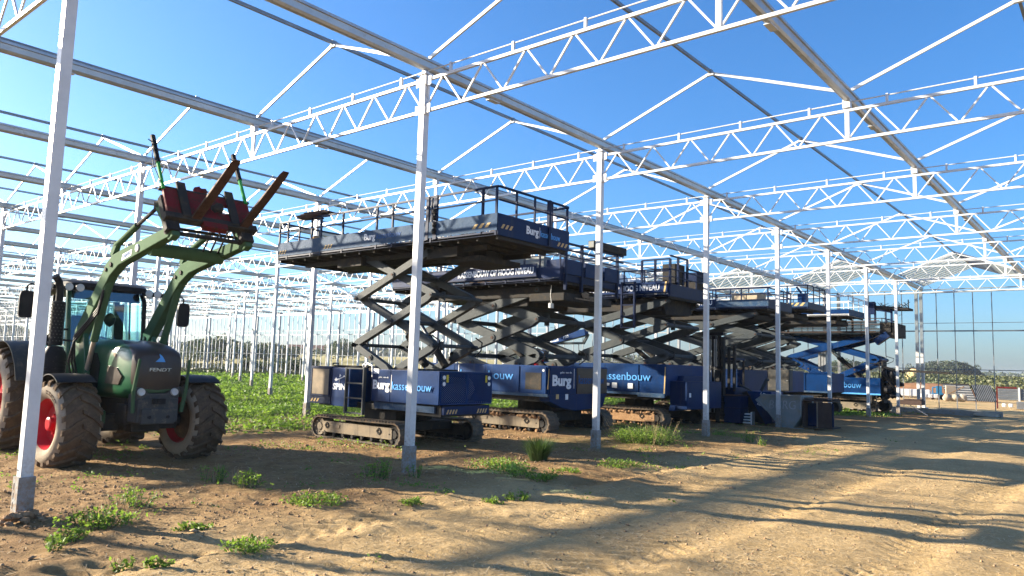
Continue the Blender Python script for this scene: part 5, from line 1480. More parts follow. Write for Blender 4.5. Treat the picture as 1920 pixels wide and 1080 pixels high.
# ---- bins, skip and boxes in front of lifts 4 and 5
def bin_at(): pass
z0 = gz(-1.8, 16.2); Z = lambda z: z + z0
t = thing('blue_bin', 'upright dark blue steel bin right of the forklift mast', 'bin', (-1.65, 15.7, z0))
b = MB(); b.box(-1.86, -1.32, 15.3, 15.95, Z(.05), Z(.86)); b.build('bin_body', 'blue', t, bevel=.012)
b = MB(); b.box(-1.88, -1.30, 15.28, 15.97, Z(.50), Z(.53)); b.box(-1.89, -1.29, 15.27, 15.98, Z(.86), Z(.90)); b.build('bin_rim', 'navy', t)
b = MB(); b.box(-1.84, -1.34, 15.35, 15.9, Z(.90), Z(.94)); b.build('bin_lid', 'brown_board', t)
t = thing('tipping_bucket', 'bright blue tipping bucket with slanted front between the bin and grey skip', 'bucket', (-1.0, 16.2, z0))
b = MB(); b.prism([(-1.35, Z(1.06)), (-.55, Z(1.06)), (-.55, Z(.1)), (-.75, Z(.04))], 'y', 15.9, 16.9); b.build('bucket_shell', 'blue_bright', t, bevel=.01)
b = MB(); b.prism([(-1.55, Z(1.0)), (-1.38, Z(1.06)), (-.78, Z(.04)), (-1.2, Z(.1))], 'y', 16.0, 16.8); b.build('bucket_front', 'dark', t)
b = MB(); b.beam((-1.6, 15.95, Z(1.25)), (-1.2, 15.95, Z(1.05)), .06, .06); b.beam((-.95, 16.1, Z(1.08)), (-.78, 16.1, Z(1.42)), .06, .09); b.blob((-.76, 16.1, Z(1.44)), (.07, .05, .05), 8, .2); b.build('bucket_lever', 'arm', t)
text('BURG', 'white', (-.86, 15.899, Z(.60)), (.3, 0, .95), (-.95, 0, .3), (0, -1, 0), .16, t, width=.42)
t = thing('grey_skip', 'grey steel skip with sloping end and hand written chalk letters', 'skip', (.0, 15.9, z0))
b = MB()
b.prism([(-.72, Z(.86)), (-.55, Z(.98)), (.62, Z(1.0)), (.62, Z(.40)), (.42, Z(.06)), (-.02, Z(.06)), (-.42, Z(.52))], 'y', 15.1, 16.3)
b.build('skip_shell', 'skip', t, bevel=.01)
b = MB(); b.beam((-.58, 15.06, Z(.985)), (.66, 15.06, Z(1.005)), .05, .05); b.beam((.62, 15.07, Z(1.0)), (.62, 15.07, Z(.4)), .05, .05); b.beam((.62, 15.07, Z(.42)), (.38, 15.07, Z(.05)), .04, .04); b.beam((-.72, 15.07, Z(.84)), (-.38, 15.07, Z(.52)), .05, .05); b.beam((.1, 15.05, Z(.04)), (.72, 15.05, Z(.03)), .06, .05); b.build('skip_rim', 'skip', t)
text('BURG', 'tarp', (-.32, 15.10, Z(.58)), (1, 0, .02), (0, 0, 1), (0, -1, 0), .26, t, width=.80, name='chalk_lettering', shear=.1, bold=-.012)
t = thing('open_cabinet', 'open box with blue panel and dark brown door standing right of the skip', 'cabinet', (1.0, 16.2, z0))
b = MB(); b.box(.66, 1.42, 15.6, 15.62, Z(.12), Z(.80)); b.build('back_panel', 'blue', t)
b = MB(); b.box(.66, 1.50, 15.2, 16.0, Z(.86), Z(.90)); b.box(.66, 1.5, 15.3, 15.9, Z(.93), Z(.955)); b.box(.64, .67, 15.2, 16.0, Z(.10), Z(.86)); b.box(.66, 1.5, 15.2, 16.0, Z(.08), Z(.12)); b.build('cabinet_frame', 'brown_board', t)
b = MB(); b.box(1.08, 1.48, 15.18, 15.21, Z(.10), Z(.84)); b.build('cabinet_door', 'brown_board', t, bevel=.004)
MB().box(1.06, 1.09, 15.17, 15.215, Z(.1), Z(.86)).build('door_edge', 'tan_mesh', t)
t = thing('timber_offcuts', 'pale timber offcuts on the soil in front of the grey skip', 'timber', (0, 15.0, z0))
for k in range(7):
    x = -1.5 + .38 * k + random.uniform(-.1, .1); b = MB(); b.beam((x, 14.9 + random.uniform(-.2, .2), Z(.03)), (x + random.uniform(.2, .5), 14.95 + random.uniform(-.2, .2), Z(.04)), .08, .03); b.build('offcut', 'wood', t)
t = thing('white_pallet_pieces', 'small white crate pieces lying right of the dark blue bin', 'crate', (-1.1, 15.5, z0))
for k in range(4): MB().box(-1.28 + .02 * k, -.98, 15.4, 15.6, Z(.06 + .09 * k), Z(.10 + .09 * k)).build('slat', 'white_wrap', t)
MB().box(-1.02, -.98, 15.38, 15.62, Z(.02), Z(.42)).build('corner_post', 'white_wrap', t)

# ---- blue crane boom far behind lift 2
z0 = gz(-15, 25); Z = lambda z: z + z0
r = thing('mobile_crane', 'blue crane boom with white lettering rising behind the second lift', 'crane', (-16, 25, z0))
u = Vector((2.5, 0, .42)).normalized(); w_ = Vector((-u.z, 0, u.x))
A, Bp = Vector((-16.4, 25, Z(3.0))), Vector((-13.7, 25, Z(3.50)))
b = MB(); b.beam(A, Bp, .35, .52, h2=.34); bo = b.build('boom', 'blue_bright', r, bevel=.02)
org = A + u * .42 - w_ * .12 + Vector((0, -.176, 0))
MB().beam(A + u * .38 + Vector((0, -.178, .0)), A + u * 1.0 + Vector((0, -.178, 0)), .004, .26).build('name_plate', 'white', bo)
text('FRESIA', 'navy_letter', A + u * .42 - w_ * .07 + Vector((0, -.182, 0)), tuple(u), tuple(w_), (0, -1, 0), .16, bo, width=.52, bold=.03)
text('F30', 'white', A + u * 1.35 - w_ * .06 + Vector((0, -.178, 0)), tuple(u), tuple(w_), (0, -1, 0), .15, bo, width=.34, bold=.03)
b = MB(); b.tube((-15.6, 25, Z(2.9)), (-13.9, 25, Z(2.93)), .06, 8); b.beam((-13.9, 25, Z(2.9)), (-13.6, 25, Z(3.4)), .12, .12); b.tube((-14.2, 25, Z(2.9)), (-14.1, 25, Z(1.4)), .02, 6); b.build('boom_ram', 'arm', r)
b = MB(); b.box(-17.2, -15.6, 24.4, 25.6, Z(.6), Z(1.6)); b.beam((-16.5, 25, Z(1.5)), (-16.3, 25, Z(3.0)), .3, .3); b.build('crane_base', 'blue', r, bevel=.03)
for x in (-16.9, -15.9):
    for y in (24.4, 25.5): MB().lathe([(-.15, 0), (-.15, .3), (-.1, .42), (.1, .42), (.15, .3), (.15, 0)], (x, y, Z(.42)), 'y', 18).build('wheel', 'black', r, smooth=True)
t = thing('red_white_tank', 'red and white round tank glimpsed under the arms of the second lift', 'tank', (-13.6, 20, gz(-13.6, 20)))
zt_ = gz(-13.6, 20)
# position on the line of sight towards (1020, 665)
b = MB(); b.lathe([(0, .30), (.9, .34), (1.3, .40), (2.0, .40)], (-13.0, 20.0, zt_), 'z', 20); b.build('tank_base', 'red', t, smooth=True)
b = MB(); b.lathe([(2.0, .40), (2.2, .36), (2.4, .12), (2.4, 0)], (-13.0, 20.0, zt_), 'z', 20); b.build('tank_top', 'white_wrap', t, smooth=True)

# ------------------------------------------------------------------ leaves, weeds, soil crumbs
def leaf_quads(c, size, tone, flat=.5, aspect=.5, up=None):
    """one bent-free rhombus leaf per centre; flat 0 = any direction, 1 = lying"""
    n = len(c)
    d = rng.normal(size=(n, 3)); d[:, 2] *= (1 - flat)
    if up is not None: d[:, 2] += up
    d /= np.linalg.norm(d, axis=1)[:, None]
    e = rng.normal(size=(n, 3)); e -= d * np.sum(d * e, 1)[:, None]; e /= np.linalg.norm(e, axis=1)[:, None]
    s = size[:, None]
    v = np.stack([c - d * s * .5, c + e * s * aspect * .5 + d * s * .05, c + d * s * .5, c - e * s * aspect * .5 + d * s * .05], 1).reshape(-1, 3)
    f = np.arange(n * 4).reshape(-1, 4)
    return v, f, tone

def rej(n, x0, x1, y0, y1, mask):
    x = rng.uniform(x0, x1, n); y = rng.uniform(y0, y1, n)
    k = rng.random(n) < mask(x, y)
    return x[k], y[k]

V, Fc, T = [], [], []
def addl(v, f, t):
    Fc.append(f + sum(len(q) for q in V)); V.append(v); T.append(t)
def in_view(x, y):
    az = np.degrees(np.arctan2(x - 8.27, y + 7.7))
    return (az > -82) & (az < 4)
for (x0, x1, y0, y1, dens, sz, hh) in ((-16, -4.6, -3, 10, 420, .075, .20), (-34, -4.6, -3, 22, 95, .12, .22), (-34, -2, 10, 34.5, 75, .13, .22), (-90, -34, -3, 35, 22, .22, .24), (-145, -90, -3, 35, 6, .4, .25), (-2.4, .6, 15, 34.5, 150, .10, .10)):
    n = int((x1 - x0) * (y1 - y0) * dens)
    x, y = rej(n, x0, x1, y0, y1, lambda x, y: veg_mask(x, y) ** 1.2)
    k = in_view(x, y)
    if (x0, x1) == (-34, -4.6): k &= ~((x > -16) & (y < 10))
    if (x0, y0) == (-34, 10): k &= ~((x > -34) & (y < 22))
    x, y = x[k], y[k]
    lump = fbm(x, y, 1.3, 3, 91)
    z = ground_z(x, y) + rng.random(len(x)) ** 1.3 * hh * (.25 + 1.5 * lump * lump)
    t = np.clip(.25 + .9 * fbm(x, y, .6, 3, 93) - .25 + rng.normal(0, .2, len(x)), 0, 1)
    addl(*leaf_quads(np.stack([x, y, z], 1), sz * rng.uniform(.6, 1.5, len(x)), t, .45))
o = np_mesh('ground_cover', np.concatenate(V), np.concatenate(Fc), M['leaf'], np.concatenate(T))
tag(o, kind='stuff')

# thin scattered sprouts on the bare soil
V, Fc, T = [], [], []
def spr_mask(x, y): return .9 * sstep(fbm(x, y, .55, 3, 120), .50, .68) * sstep(x, 4.2, 1.5) * (1 - .7 * sstep(y, 12, 20))
x, y = rej(3200, -6, 4.5, -6.6, 16, spr_mask)
for px, py in zip(x, y):
    n = random.randint(5, 22); r = random.uniform(.02, .12)
    c = np.stack([px + rng.normal(0, r, n), py + rng.normal(0, r, n), np.zeros(n)], 1)
    c[:, 2] = ground_z(c[:, 0], c[:, 1]) + rng.random(n) ** 1.5 * random.uniform(.03, .11)
    addl(*leaf_quads(c, rng.uniform(.02, .055, n), np.full(n, random.random()), .4))
o = np_mesh('weed_sprouts', np.concatenate(V), np.concatenate(Fc), M['leaf'], np.concatenate(T))
tag(o, kind='stuff')

def weed(x, y, r, h, label, kind='leafy', n=None, cat='weed'):
    z0 = gz(x, y) - .01
    n = int((n or 120) * 2.2)
    t = thing('weed_plant', label, cat, (x, y, z0), group='weeds on the bare soil', local=True)
    mb = MB(); mb2 = MB()
    ns = max(4, int(n / 22))
    V, Fc, T = [], [], []
    if kind == 'grass':
        m = n * 2
        a = rng.uniform(0, 2 * pi, m); rr = r * .5 * np.sqrt(rng.random(m)); ln = h * rng.uniform(.5, 1.1, m); lean = rng.uniform(.1, .9, m) * r * 1.1
        bx, by = rr * np.cos(a), rr * np.sin(a); w = .005
        tx_, ty_ = bx + lean * np.cos(a), by + lean * np.sin(a)
        zb = np.zeros(m)
        nx_, ny_ = -np.sin(a) * w, np.cos(a) * w
        mx_, my_ = bx + .35 * lean * np.cos(a), by + .35 * lean * np.sin(a)
        v = np.stack([np.stack([bx - nx_, by - ny_, zb], 1), np.stack([bx + nx_, by + ny_, zb], 1), np.stack([mx_ + nx_, my_ + ny_, ln * .62], 1), np.stack([mx_ - nx_, my_ - ny_, ln * .62], 1)], 1).reshape(-1, 3)
        v2 = np.stack([np.stack([mx_ - nx_, my_ - ny_, ln * .62], 1), np.stack([mx_ + nx_, my_ + ny_, ln * .62], 1), np.stack([tx_ + nx_ * .2, ty_ + ny_ * .2, ln], 1), np.stack([tx_ - nx_ * .2, ty_ - ny_ * .2, ln], 1)], 1).reshape(-1, 3)
        vv = np.concatenate([v, v2]); f = np.arange(len(vv)).reshape(-1, 4)
        o = np_mesh('blades', vv, f, M['leaf_dark'], np.tile(rng.random(m), 2), t)
        return t
    for s in range(ns):
        a = random.uniform(0, 2 * pi); rr = r * sqrt(random.random()) * .75
        hh = h * (1 - .45 * (rr / r)) * random.uniform(.65, 1.1)
        bx, by = rr * cos(a), rr * sin(a); tx_, ty_ = bx * 1.25 + random.gauss(0, .03), by * 1.25 + random.gauss(0, .03)
        mb.tube((bx, by, 0), (tx_, ty_, hh), .004, 4, .002)
        m = int(n / ns)
        u = rng.random(m) ** (.6 if kind == 'leafy' else .9)
        sp = r * (.16 if kind == 'leafy' else .12)
        c = np.stack([bx + (tx_ - bx) * u + rng.normal(0, sp, m), by + (ty_ - by) * u + rng.normal(0, sp, m), hh * u + rng.normal(0, .012, m)], 1)
        v, f, tn = leaf_quads(c, rng.uniform(.018, .055, m) * (1 if kind == 'leafy' else .85), np.clip(.2 + .6 * u + rng.normal(0, .15, m), 0, 1), .3)
        Fc.append(f + sum(len(q) for q in V)); V.append(v); T.append(tn)
    m = max(3, int(n / 40))   # dry stems among the leaves
    for _ in range(m):
        a = random.uniform(0, 2 * pi); rr = r * random.random(); mb2.tube((rr * cos(a), rr * sin(a), 0), (rr * 1.4 * cos(a) + random.gauss(0, .04), rr * 1.4 * sin(a) + random.gauss(0, .04), h * random.uniform(.5, 1.25)), .003, 3, .0015)
    tag(mb2.build('dry_stems', 'straw', t), kind='stuff')
    np_mesh('foliage', np.concatenate(V), np.concatenate(Fc), M['leaf'], np.concatenate(T), t)
    tag(mb.build('stems', M['leaf_dark'], t), kind='stuff')
    return t
WEEDS = [
    (-.20, 7.35, .78, .42, 'largest bushy green weed, growing right of the second footing before the mud coated track', 'leafy', 1900, 'bush'),
    (.30, 2.75, .30, .38, 'dark green grass tussock on the soil below the second lift', 'grass', 160, 'grass tuft'),
    (.09, -.66, .20, .30, 'pale green weed just left of the central footing', 'leafy', 170, 'weed'),
    (.40, -.22, .11, .27, 'upright sprig touching the right side of the central footing', 'sprig', 70, 'weed'),
    (-.88, -2.56, .17, .30, 'tall thin weed with many stems in front of the tractor front wheels', 'sprig', 130, 'weed'),
    (-.28, -2.48, .18, .24, 'leafy weed beside the tall thin one before the tractor', 'leafy', 140, 'weed'),
    (.72, -4.60, .34, .20, 'wide patch of weeds right of the nearest footing', 'leafy', 330, 'weed'),
    (1.12, -4.98, .18, .10, 'flat broad leaved weed lying close to the nearest footing', 'leafy', 120, 'weed'),
    (.12, -4.02, .26, .22, 'loose upright weeds behind the wide patch near the left edge', 'sprig', 170, 'weed'),
    (1.40, -5.20, .09, .16, 'bright weed in the lower left corner of the ground', 'leafy', 80, 'weed'),
    (2.28, -5.02, .09, .14, 'small bright sprig at the bottom edge, left of its neighbour', 'sprig', 60, 'weed'),
    (2.55, -4.90, .10, .08, 'small round sprig at the bottom edge, right of its neighbour', 'leafy', 60, 'weed'),
    (1.42, -4.05, .13, .07, 'round low rosette on bare soil between the footing shadow and the wide patch', 'leafy', 110, 'weed'),
    (2.52, -4.12, .24, .10, 'low weed clump lying in the shadow of the nearest column', 'leafy', 190, 'weed'),
    (1.15, -2.44, .36, .12, 'wide dark green clump in the open foreground soil', 'leafy', 330, 'weed'),
    (.52, 1.40, .50, .17, 'long dark row of weeds just right of the first lift track', 'leafy', 420, 'weed'),
    (1.13, 1.06, .30, .20, 'leafy weed in front of the long dark row', 'leafy', 230, 'weed'),
    (1.66, 1.12, .30, .12, 'spreading weed at the right end of the dark row', 'leafy', 200, 'weed'),
    (2.42, -.46, .17, .11, 'bright weed on sunny soil right of the central footing', 'leafy', 110, 'weed'),
    (2.42, -.86, .14, .09, 'smaller bright weed left in front of the sunny one', 'leafy', 80, 'weed'),
    (1.88, -1.64, .14, .10, 'dark round weed on straw covered soil before the central footing', 'leafy', 110, 'weed'),
    (1.62, 3.22, .42, .13, 'flat sunlit weed patch left of the second footing', 'leafy', 260, 'weed'),
    (1.42, 1.95, .24, .10, 'low weed between grass tussock and flat sunlit patch', 'leafy', 120, 'weed'),
    (1.26, 9.60, .22, .34, 'tall spindly weed on shaded soil before the dark blue bin', 'sprig', 150, 'weed'),
    (1.80, 9.00, .12, .22, 'short weed right of the tall spindly one', 'sprig', 70, 'weed'),
    (.12, 10.8, .34, .12, 'faint low weeds right of the third footing', 'leafy', 160, 'weed'),
    (-2.5, 10.2, .40, .22, 'dark weeds under the track of the second lift', 'leafy', 260, 'weed'),
]
for w_ in WEEDS: weed(*w_)

# crumbs of soil
def crumbs(name, n, x0, x1, y0, y1, mask, lo, hi, mat):
    x, y = rej(n, x0, x1, y0, y1, mask)
    m = len(x)
    s = lo + (hi - lo) * rng.random(m) ** 3
    z = ground_z(x, y) + s * .25
    o6 = np.array([(1, 0, 0), (0, 1, 0), (-1, 0, 0), (0, -1, 0), (0, 0, .75), (0, 0, -.75)], float)
    v = o6[None] * s[:, None, None] * rng.uniform(.5, 1.3, (m, 6, 1))
    a = rng.uniform(0, 2 * pi, m)
    vx = v[..., 0] * np.cos(a)[:, None] - v[..., 1] * np.sin(a)[:, None]; vy = v[..., 0] * np.sin(a)[:, None] + v[..., 1] * np.cos(a)[:, None]
    v = np.stack([vx + x[:, None], vy + y[:, None], v[..., 2] + z[:, None]], -1).reshape(-1, 3)
    f = np.array([(0, 1, 4), (1, 2, 4), (2, 3, 4), (3, 0, 4), (1, 0, 5), (2, 1, 5), (3, 2, 5), (0, 3, 5)])
    f = (f[None] + (np.arange(m) * 6)[:, None, None]).reshape(-1, 3)
    o = np_mesh(name, v, f, mat)
    tag(o, kind='stuff')
red_m = lambda x, y: (.25 + .75 * sstep(x, 3.5, .5)) * (.25 + .75 * sstep(fbm(x, y, .8, 3, 140), .42, .6))
soil_c = paint('soil_crumb', (.25, .155, .088), (.36, .25, .15), rough=.98, scale=6)
crumbs('soil_crumbs', 42000, -5, 8, -6.6, 8, red_m, .004, .020, soil_c)
crumbs('coarse_soil_crumbs', 2200, -4, 4, -6, 14, red_m, .012, .042, soil_c)
crumbs('small_stones', 260, -4, 8, -6.5, 12, lambda x, y: x * 0 + .8, .008, .022, M['tan_mesh'])
# straw
m = 42000
x = rng.uniform(-2, 9, m); y = -6.8 + 20 * rng.random(m) ** 1.6
k = rng.random(m) < (.12 + .88 * sstep(x, 1.0, 4.5)) * (.3 + .7 * sstep(fbm(x, y, .9, 3, 150), .4, .6)); x, y = x[k], y[k]; m = len(x)
z = ground_z(x, y) + .006
d = rng.normal(size=(m, 3)); d[:, 2] *= .15; d /= np.linalg.norm(d, axis=1)[:, None]
e = np.stack([-d[:, 1], d[:, 0], d[:, 2] * 0], 1); L_ = rng.uniform(.02, .09, m)[:, None]; c = np.stack([x, y, z], 1)
v = np.stack([c - d * L_ / 2 - e * .0036, c + d * L_ / 2 - e * .0036, c + d * L_ / 2 + e * .0036, c - d * L_ / 2 + e * .0036], 1).reshape(-1, 3)
o = np_mesh('straw', v, np.arange(m * 4).reshape(-1, 4), M['straw'], rng.random(m)); tag(o, kind='stuff')
# heaped soil round the nearest footings
for (x, y, r, h) in ((.08, -5.06, .42, .10), (0.02, -.08, .28, .05), (0, 4.9, .3, .05)):
    b = MB()
    for k in range(60):
        a, q = random.uniform(0, 2 * pi), r * sqrt(random.random())
        s = random.uniform(.02, .07) * (1.2 - q / r)
        b.blob((x + q * cos(a), y + q * sin(a), gz(x, y) + h * (1 - q / r) * random.random()), (s, s, s * .7), 6, .3)
    o = b.build('soil_heap', soil_c, None); tag(o, kind='stuff')

# ------------------------------------------------------------------ trees, scrub and far land beyond the gable wall
def tree_protos(h, w, n, leaf, seed, mat):
    st = np.random.default_rng(seed)
    nc = 22
    cc = st.normal(size=(nc, 3)) * np.array([w * .30, w * .30, h * .20]) + np.array([0, 0, h * .56])
    cc[:, 2] = np.clip(cc[:, 2], h * .22, h * .86)
    cr = st.uniform(.13, .26, nc) * w
    k = st.integers(0, nc, n)
    d = st.normal(size=(n, 3)); d /= np.linalg.norm(d, axis=1)[:, None]
    c = cc[k] + d * (cr[k] * st.uniform(.65, 1.05, n))[:, None] * np.array([1, 1, .85])
    tone = np.clip(.25 + .5 * st.random(n) + .25 * (st.random(nc)[k] - .5), 0, 1)
    v, f, t = leaf_quads(c, leaf * st.uniform(.6, 1.4, n), tone, .2, .8)
    me_o = np_mesh('crown', v, f, mat, t)
    b = MB(); b.tube((0, 0, -.3), (0, 0, h * .55), h * .028, 8, h * .014)
    for i in range(5):
        a = i * 1.3 + seed; b.tube((0, 0, h * (.25 + .05 * i)), (w * .28 * cos(a), w * .28 * sin(a), h * (.5 + .06 * i)), h * .012, 6, h * .005)
    tr_o = b.build('trunk', 'bark', None)
    return me_o, tr_o
protos = [tree_protos(6, 5.5, 2200, .38, 1, M['tree_leaf']), tree_protos(6, 4.6, 2000, .38, 2, M['tree_leaf']), tree_protos(6, 7.0, 2400, .42, 3, M['tree_leaf'])]
fprotos = [tree_protos(6, 7, 1500, .55, 4, M['tree_far']), tree_protos(6, 6, 1300, .55, 5, M['tree_far'])]
ORD = ['first', 'second', 'third', 'fourth', 'fifth', 'sixth', 'seventh', 'eighth', 'ninth', 'tenth', 'eleventh', 'twelfth', 'thirteenth', 'fourteenth', 'fifteenth', 'sixteenth', 'seventeenth',
       'eighteenth', 'nineteenth', 'twentieth', 'twenty-first', 'twenty-second', 'twenty-third', 'twenty-fourth', 'twenty-fifth', 'twenty-sixth']
seen = {}
def put_tree(name, x, y, h, label, group, p, wide=1.0):
    k = seen.get(group, 0); seen[group] = k + 1
    label = ORD[k] + ' from the left of the ' + label
    z = gz(x, y)
    t = thing(name, label, 'tree' if name != 'hedge_shrub' else 'shrub', (x, y, z - .1), random.uniform(0, 6.28), group, local=True)
    s = h / 6
    for q in p:
        c = bpy.data.objects.new(q.name.split('.')[0], q.data); link(c, t); c.scale = (s * wide, s * wide, s)
    return t
cam2 = np.array([8.27, -7.7])
def at_px(u, dist):
    r = F_ + R_ * ((u - 960) / 1400.2); h = sqrt(r.x ** 2 + r.y ** 2)
    return cam2[0] + r.x / h * dist, cam2[1] + r.y / h * dist
def top_h(u, v, dist):
    r = F_ + R_ * ((u - 960) / 1400.2) - U_ * ((v - 540) / 1400.2); h = sqrt(r.x ** 2 + r.y ** 2)
    return 1.6 + r.z / h * dist
# trees seen between the wall posts on the left (column in the picture, distance, top row)
row_l = [(348, 150, 640), (362, 145, 637), (378, 140, 640), (392, 150, 643), (408, 150, 632), (424, 140, 626), (438, 145, 630), (455, 155, 640), (470, 160, 645), (488, 150, 641), (506, 150, 640), (522, 155, 641), (540, 175, 646), (556, 180, 648), (640, 190, 634), (650, 200, 642), (668, 210, 644), (690, 220, 648)]
for i, (u, d_, v_) in enumerate(row_l):
    x, y = at_px(u, d_); z = gz(x, y); h = top_h(u, v_, d_) - z
    put_tree('broadleaf_tree', x, y, max(h, 2.5), 'dark green trees seen through the left gable wall', 'trees behind the gable wall on the left', protos[i % 3], 1.15)
for i, (u, d_, v_) in enumerate([(2, 200, 600), (16, 205, 603), (34, 210, 606), (52, 215, 612), (70, 200, 622), (118, 210, 616), (135, 220, 626)]):
    x, y = at_px(u, d_); z = gz(x, y); h = top_h(u, v_, d_) - z
    put_tree('broadleaf_tree', x, y, max(h, 3), 'tall dark trees left of the tractor cab', 'trees at the far left edge', protos[i % 3], 1.1)
for i, (u, d_, v_) in enumerate([(452, 100, 677), (470, 98, 672), (488, 100, 674), (505, 96, 676), (530, 100, 670), (545, 98, 668), (560, 100, 676), (575, 96, 668), (585, 97, 672)]):
    x, y = at_px(u, d_); z = gz(x, y); h = top_h(u, v_, d_) - z
    put_tree('hedge_shrub', x, y, max(h, 1.0), 'low hedge bushes just outside the left gable wall', 'hedge outside the wall', protos[i % 3], 1.3)
for i, (u, d_, v_) in enumerate([(955, 240, 660), (968, 240, 655), (985, 250, 662), (1035, 210, 668), (1395, 250, 676), (1420, 250, 674), (1478, 255, 682), (1492, 255, 677), (1506, 260, 676), (1520, 260, 682), (1560, 250, 676), (1575, 250, 670), (1592, 255, 672), (1606, 255, 678)]):
    x, y = at_px(u, d_); z = gz(x, y); h = top_h(u, v_, d_) - z
    put_tree('broadleaf_tree', x, y, max(h, 2.5), 'rounded horizon trees seen between the machines', 'trees behind the machines', protos[i % 3], 1.2)
for i in range(26):
    u = 1728 + i * 4.4; d_ = 290 + 14 * (i % 3)
    f_ = i / 25
    v_ = 684 - 8 * sin(pi * min(1, f_ * 1.35)) * (1, .55, 1.15, .8, .4)[i % 5] + max(0, f_ - .74) * 70 + random.uniform(-1.5, 1.5)
    x, y = at_px(u, d_); z = gz(x, y); h = top_h(u, v_, d_) - z
    put_tree('copse_tree', x, y, max(h, 2), 'dark wooded hump trees right of the gable corner', 'trees of the hump on the right horizon', fprotos[i % 2], 1.0)
for pr in protos + fprotos:
    for q in pr: bpy.data.objects.remove(q)

def band(name, segs, mat, sz, kind='stuff'):
    Vs, Fs, Ts = [], [], []; off = 0
    for (u0, u1, d0, d1, n, h0, h1) in segs:
        u = rng.uniform(u0, u1, n); dd = rng.uniform(d0, d1, n)
        r = np.array(F_)[None] + np.array(R_)[None] * ((u - 960) / 1400.2)[:, None]; hh = np.hypot(r[:, 0], r[:, 1])
        x = cam2[0] + r[:, 0] / hh * dd; y = cam2[1] + r[:, 1] / hh * dd
        lump = fbm(x, y, .06, 3, 200)
        top = h0 + (h1 - h0) * lump
        z = ground_z(x, y) + top * rng.random(n) ** .7
        v, f, t = leaf_quads(np.stack([x, y, z], 1), sz * rng.uniform(.6, 1.4, n) * (dd / d1) ** .5, np.clip(lump + rng.normal(0, .22, n), 0, 1), .2, .8)
        Fs.append(f + off); off += len(v); Vs.append(v); Ts.append(t)
    o = np_mesh(name, np.concatenate(Vs), np.concatenate(Fs), mat, np.concatenate(Ts)); tag(o, kind=kind); return o
band('distant_woodland', [(-200, 700, 330, 420, 9000, 1.5, 5.5), (620, 1300, 330, 480, 9000, 2, 6), (1240, 1740, 380, 520, 9000, 1.5, 5), (1700, 2250, 560, 760, 9000, 2, 8)], M['tree_far'], 1.8)
band('scrub', [(1100, 2200, 92, 130, 20000, .2, 1.2), (1100, 2200, 130, 190, 17000, .4, 1.6), (1100, 2200, 190, 300, 14000, .4, 2.0)], M['scrub'], .42)
band('rough_grass', [(150, 720, 76, 130, 16000, .1, .7)], M['scrub'], .4)

# houses on the left horizon
for i, (u, w_, d_, v_, rm_) in enumerate(((585, 16, 300, 647, 'roof_tile'), (603, 10, 310, 650, 'roof_tile'), (618, 9, 305, 652, 'brown_board'))):
    x, y = at_px(u, d_); z = gz(x, y); h = top_h(u, v_, d_) - z
    t = thing('farm_house', ('wide brown roofed farm building on the left horizon', 'middle one of the three brown roofed houses on the left horizon', 'smallest dark roofed house on the left horizon')[i], 'house', (x, y, z), rad(40), local=True)
    b = MB(); b.box(-w_ / 2, w_ / 2, -4, 4, -.5, h * .45); b.build('wall', 'wall_pale' if i == 1 else 'brown_board', t)
    b = MB(); b.prism([(-4.6, h * .45), (4.6, h * .45), (0, h)], 'x', -w_ / 2 - .4, w_ / 2 + .4); b.build('roof', rm_, t)
    b = MB()
    for k in range(3): b.box(-w_ * .3 + k * w_ * .3 - .5, -w_ * .3 + k * w_ * .3 + .5, -4.06, -4.01, h * .15, h * .33)
    b.build('window', 'dark', t)

# ------------------------------------------------------------------ builder's yard behind the right part of the gable wall
def yard(u, d): x, y = at_px(u, d); return x, y, gz(x, y)
ang = yaw * -1   # faces the camera side
x, y, z = yard(1820, 72)
t = thing('sheet_stack_leaning', 'slanted stack of light steel sheets standing in the yard beyond the concrete plinth', 'steel sheets', (x, y, z), rad(8), local=True)
for k in range(13):
    b = MB(); b.beam((-1.78 - k * .038, -.28, .10 + k * .098), (.12 - k * .038, -.28, .10 + k * .098), .06, .05); b.build('sheet_edge', 'galv' if k % 2 else 'steel_sheet', t)
b = MB(); b.prism([(-1.8, .05), (.15, .05), (-.35, 1.42), (-2.3, 1.42)], 'y', -.24, .6); b.build('sheet_gap_core', 'dark', t)  # dark colour stands in for shade in the gaps between sheets
b = MB(); b.prism([(.2, .05), (1.6, .05), (1.15, 1.36), (-.25, 1.36)], 'y', -.20, .5); b.build('profile_gap_core', 'dark', t)  # dark block, painted as the shade between the profiles
for k in range(11):
    b = MB(); b.beam((.30 + k * .125, -.24, .05), (-.15 + k * .125, -.24, 1.38), .05, .06); b.build('profile', 'steel_sheet', t)
MB().box(-1.8, 1.6, -.35, .6, -.02, .04).build('pallet', 'wood', t)
x, y, z = yard(1862, 56)
t = thing('red_rack', 'red end frame holding long bundles of steel profiles at the right edge', 'profile rack', (x, y, z), rad(5), local=True)
b = MB()
for dx in (0,): b.box(dx - .04, dx + .04, -.05, .05, -.05, 1.38); b.box(0, 1.05, -.06, .04, 1.26, 1.36)
b.build('red_frame', 'red_frame', t)
MB().box(.10, 3.6, -.2, .28, .55, 1.25).build('rack_gap_core', 'dark', t)  # dark filler, shade between the layers given as colour
for k in range(9): MB().box(.06, 3.6, -.3 + .02 * (k % 2), .3, .58 + k * .075, .58 + k * .075 + .05).build('profile_layer', 'steel_sheet' if k % 2 else 'galv_dark', t)
for k in range(6): MB().box(1.0, 3.8, -.5, .2, .05 + k * .075, .05 + k * .075 + .05).build('lower_layer', 'steel_sheet', t)
for dx in (1.15, 2.9): MB().box(dx - .05, dx + .05, -.36, -.31, .5, 1.34).build('strap_post', 'galv', t)
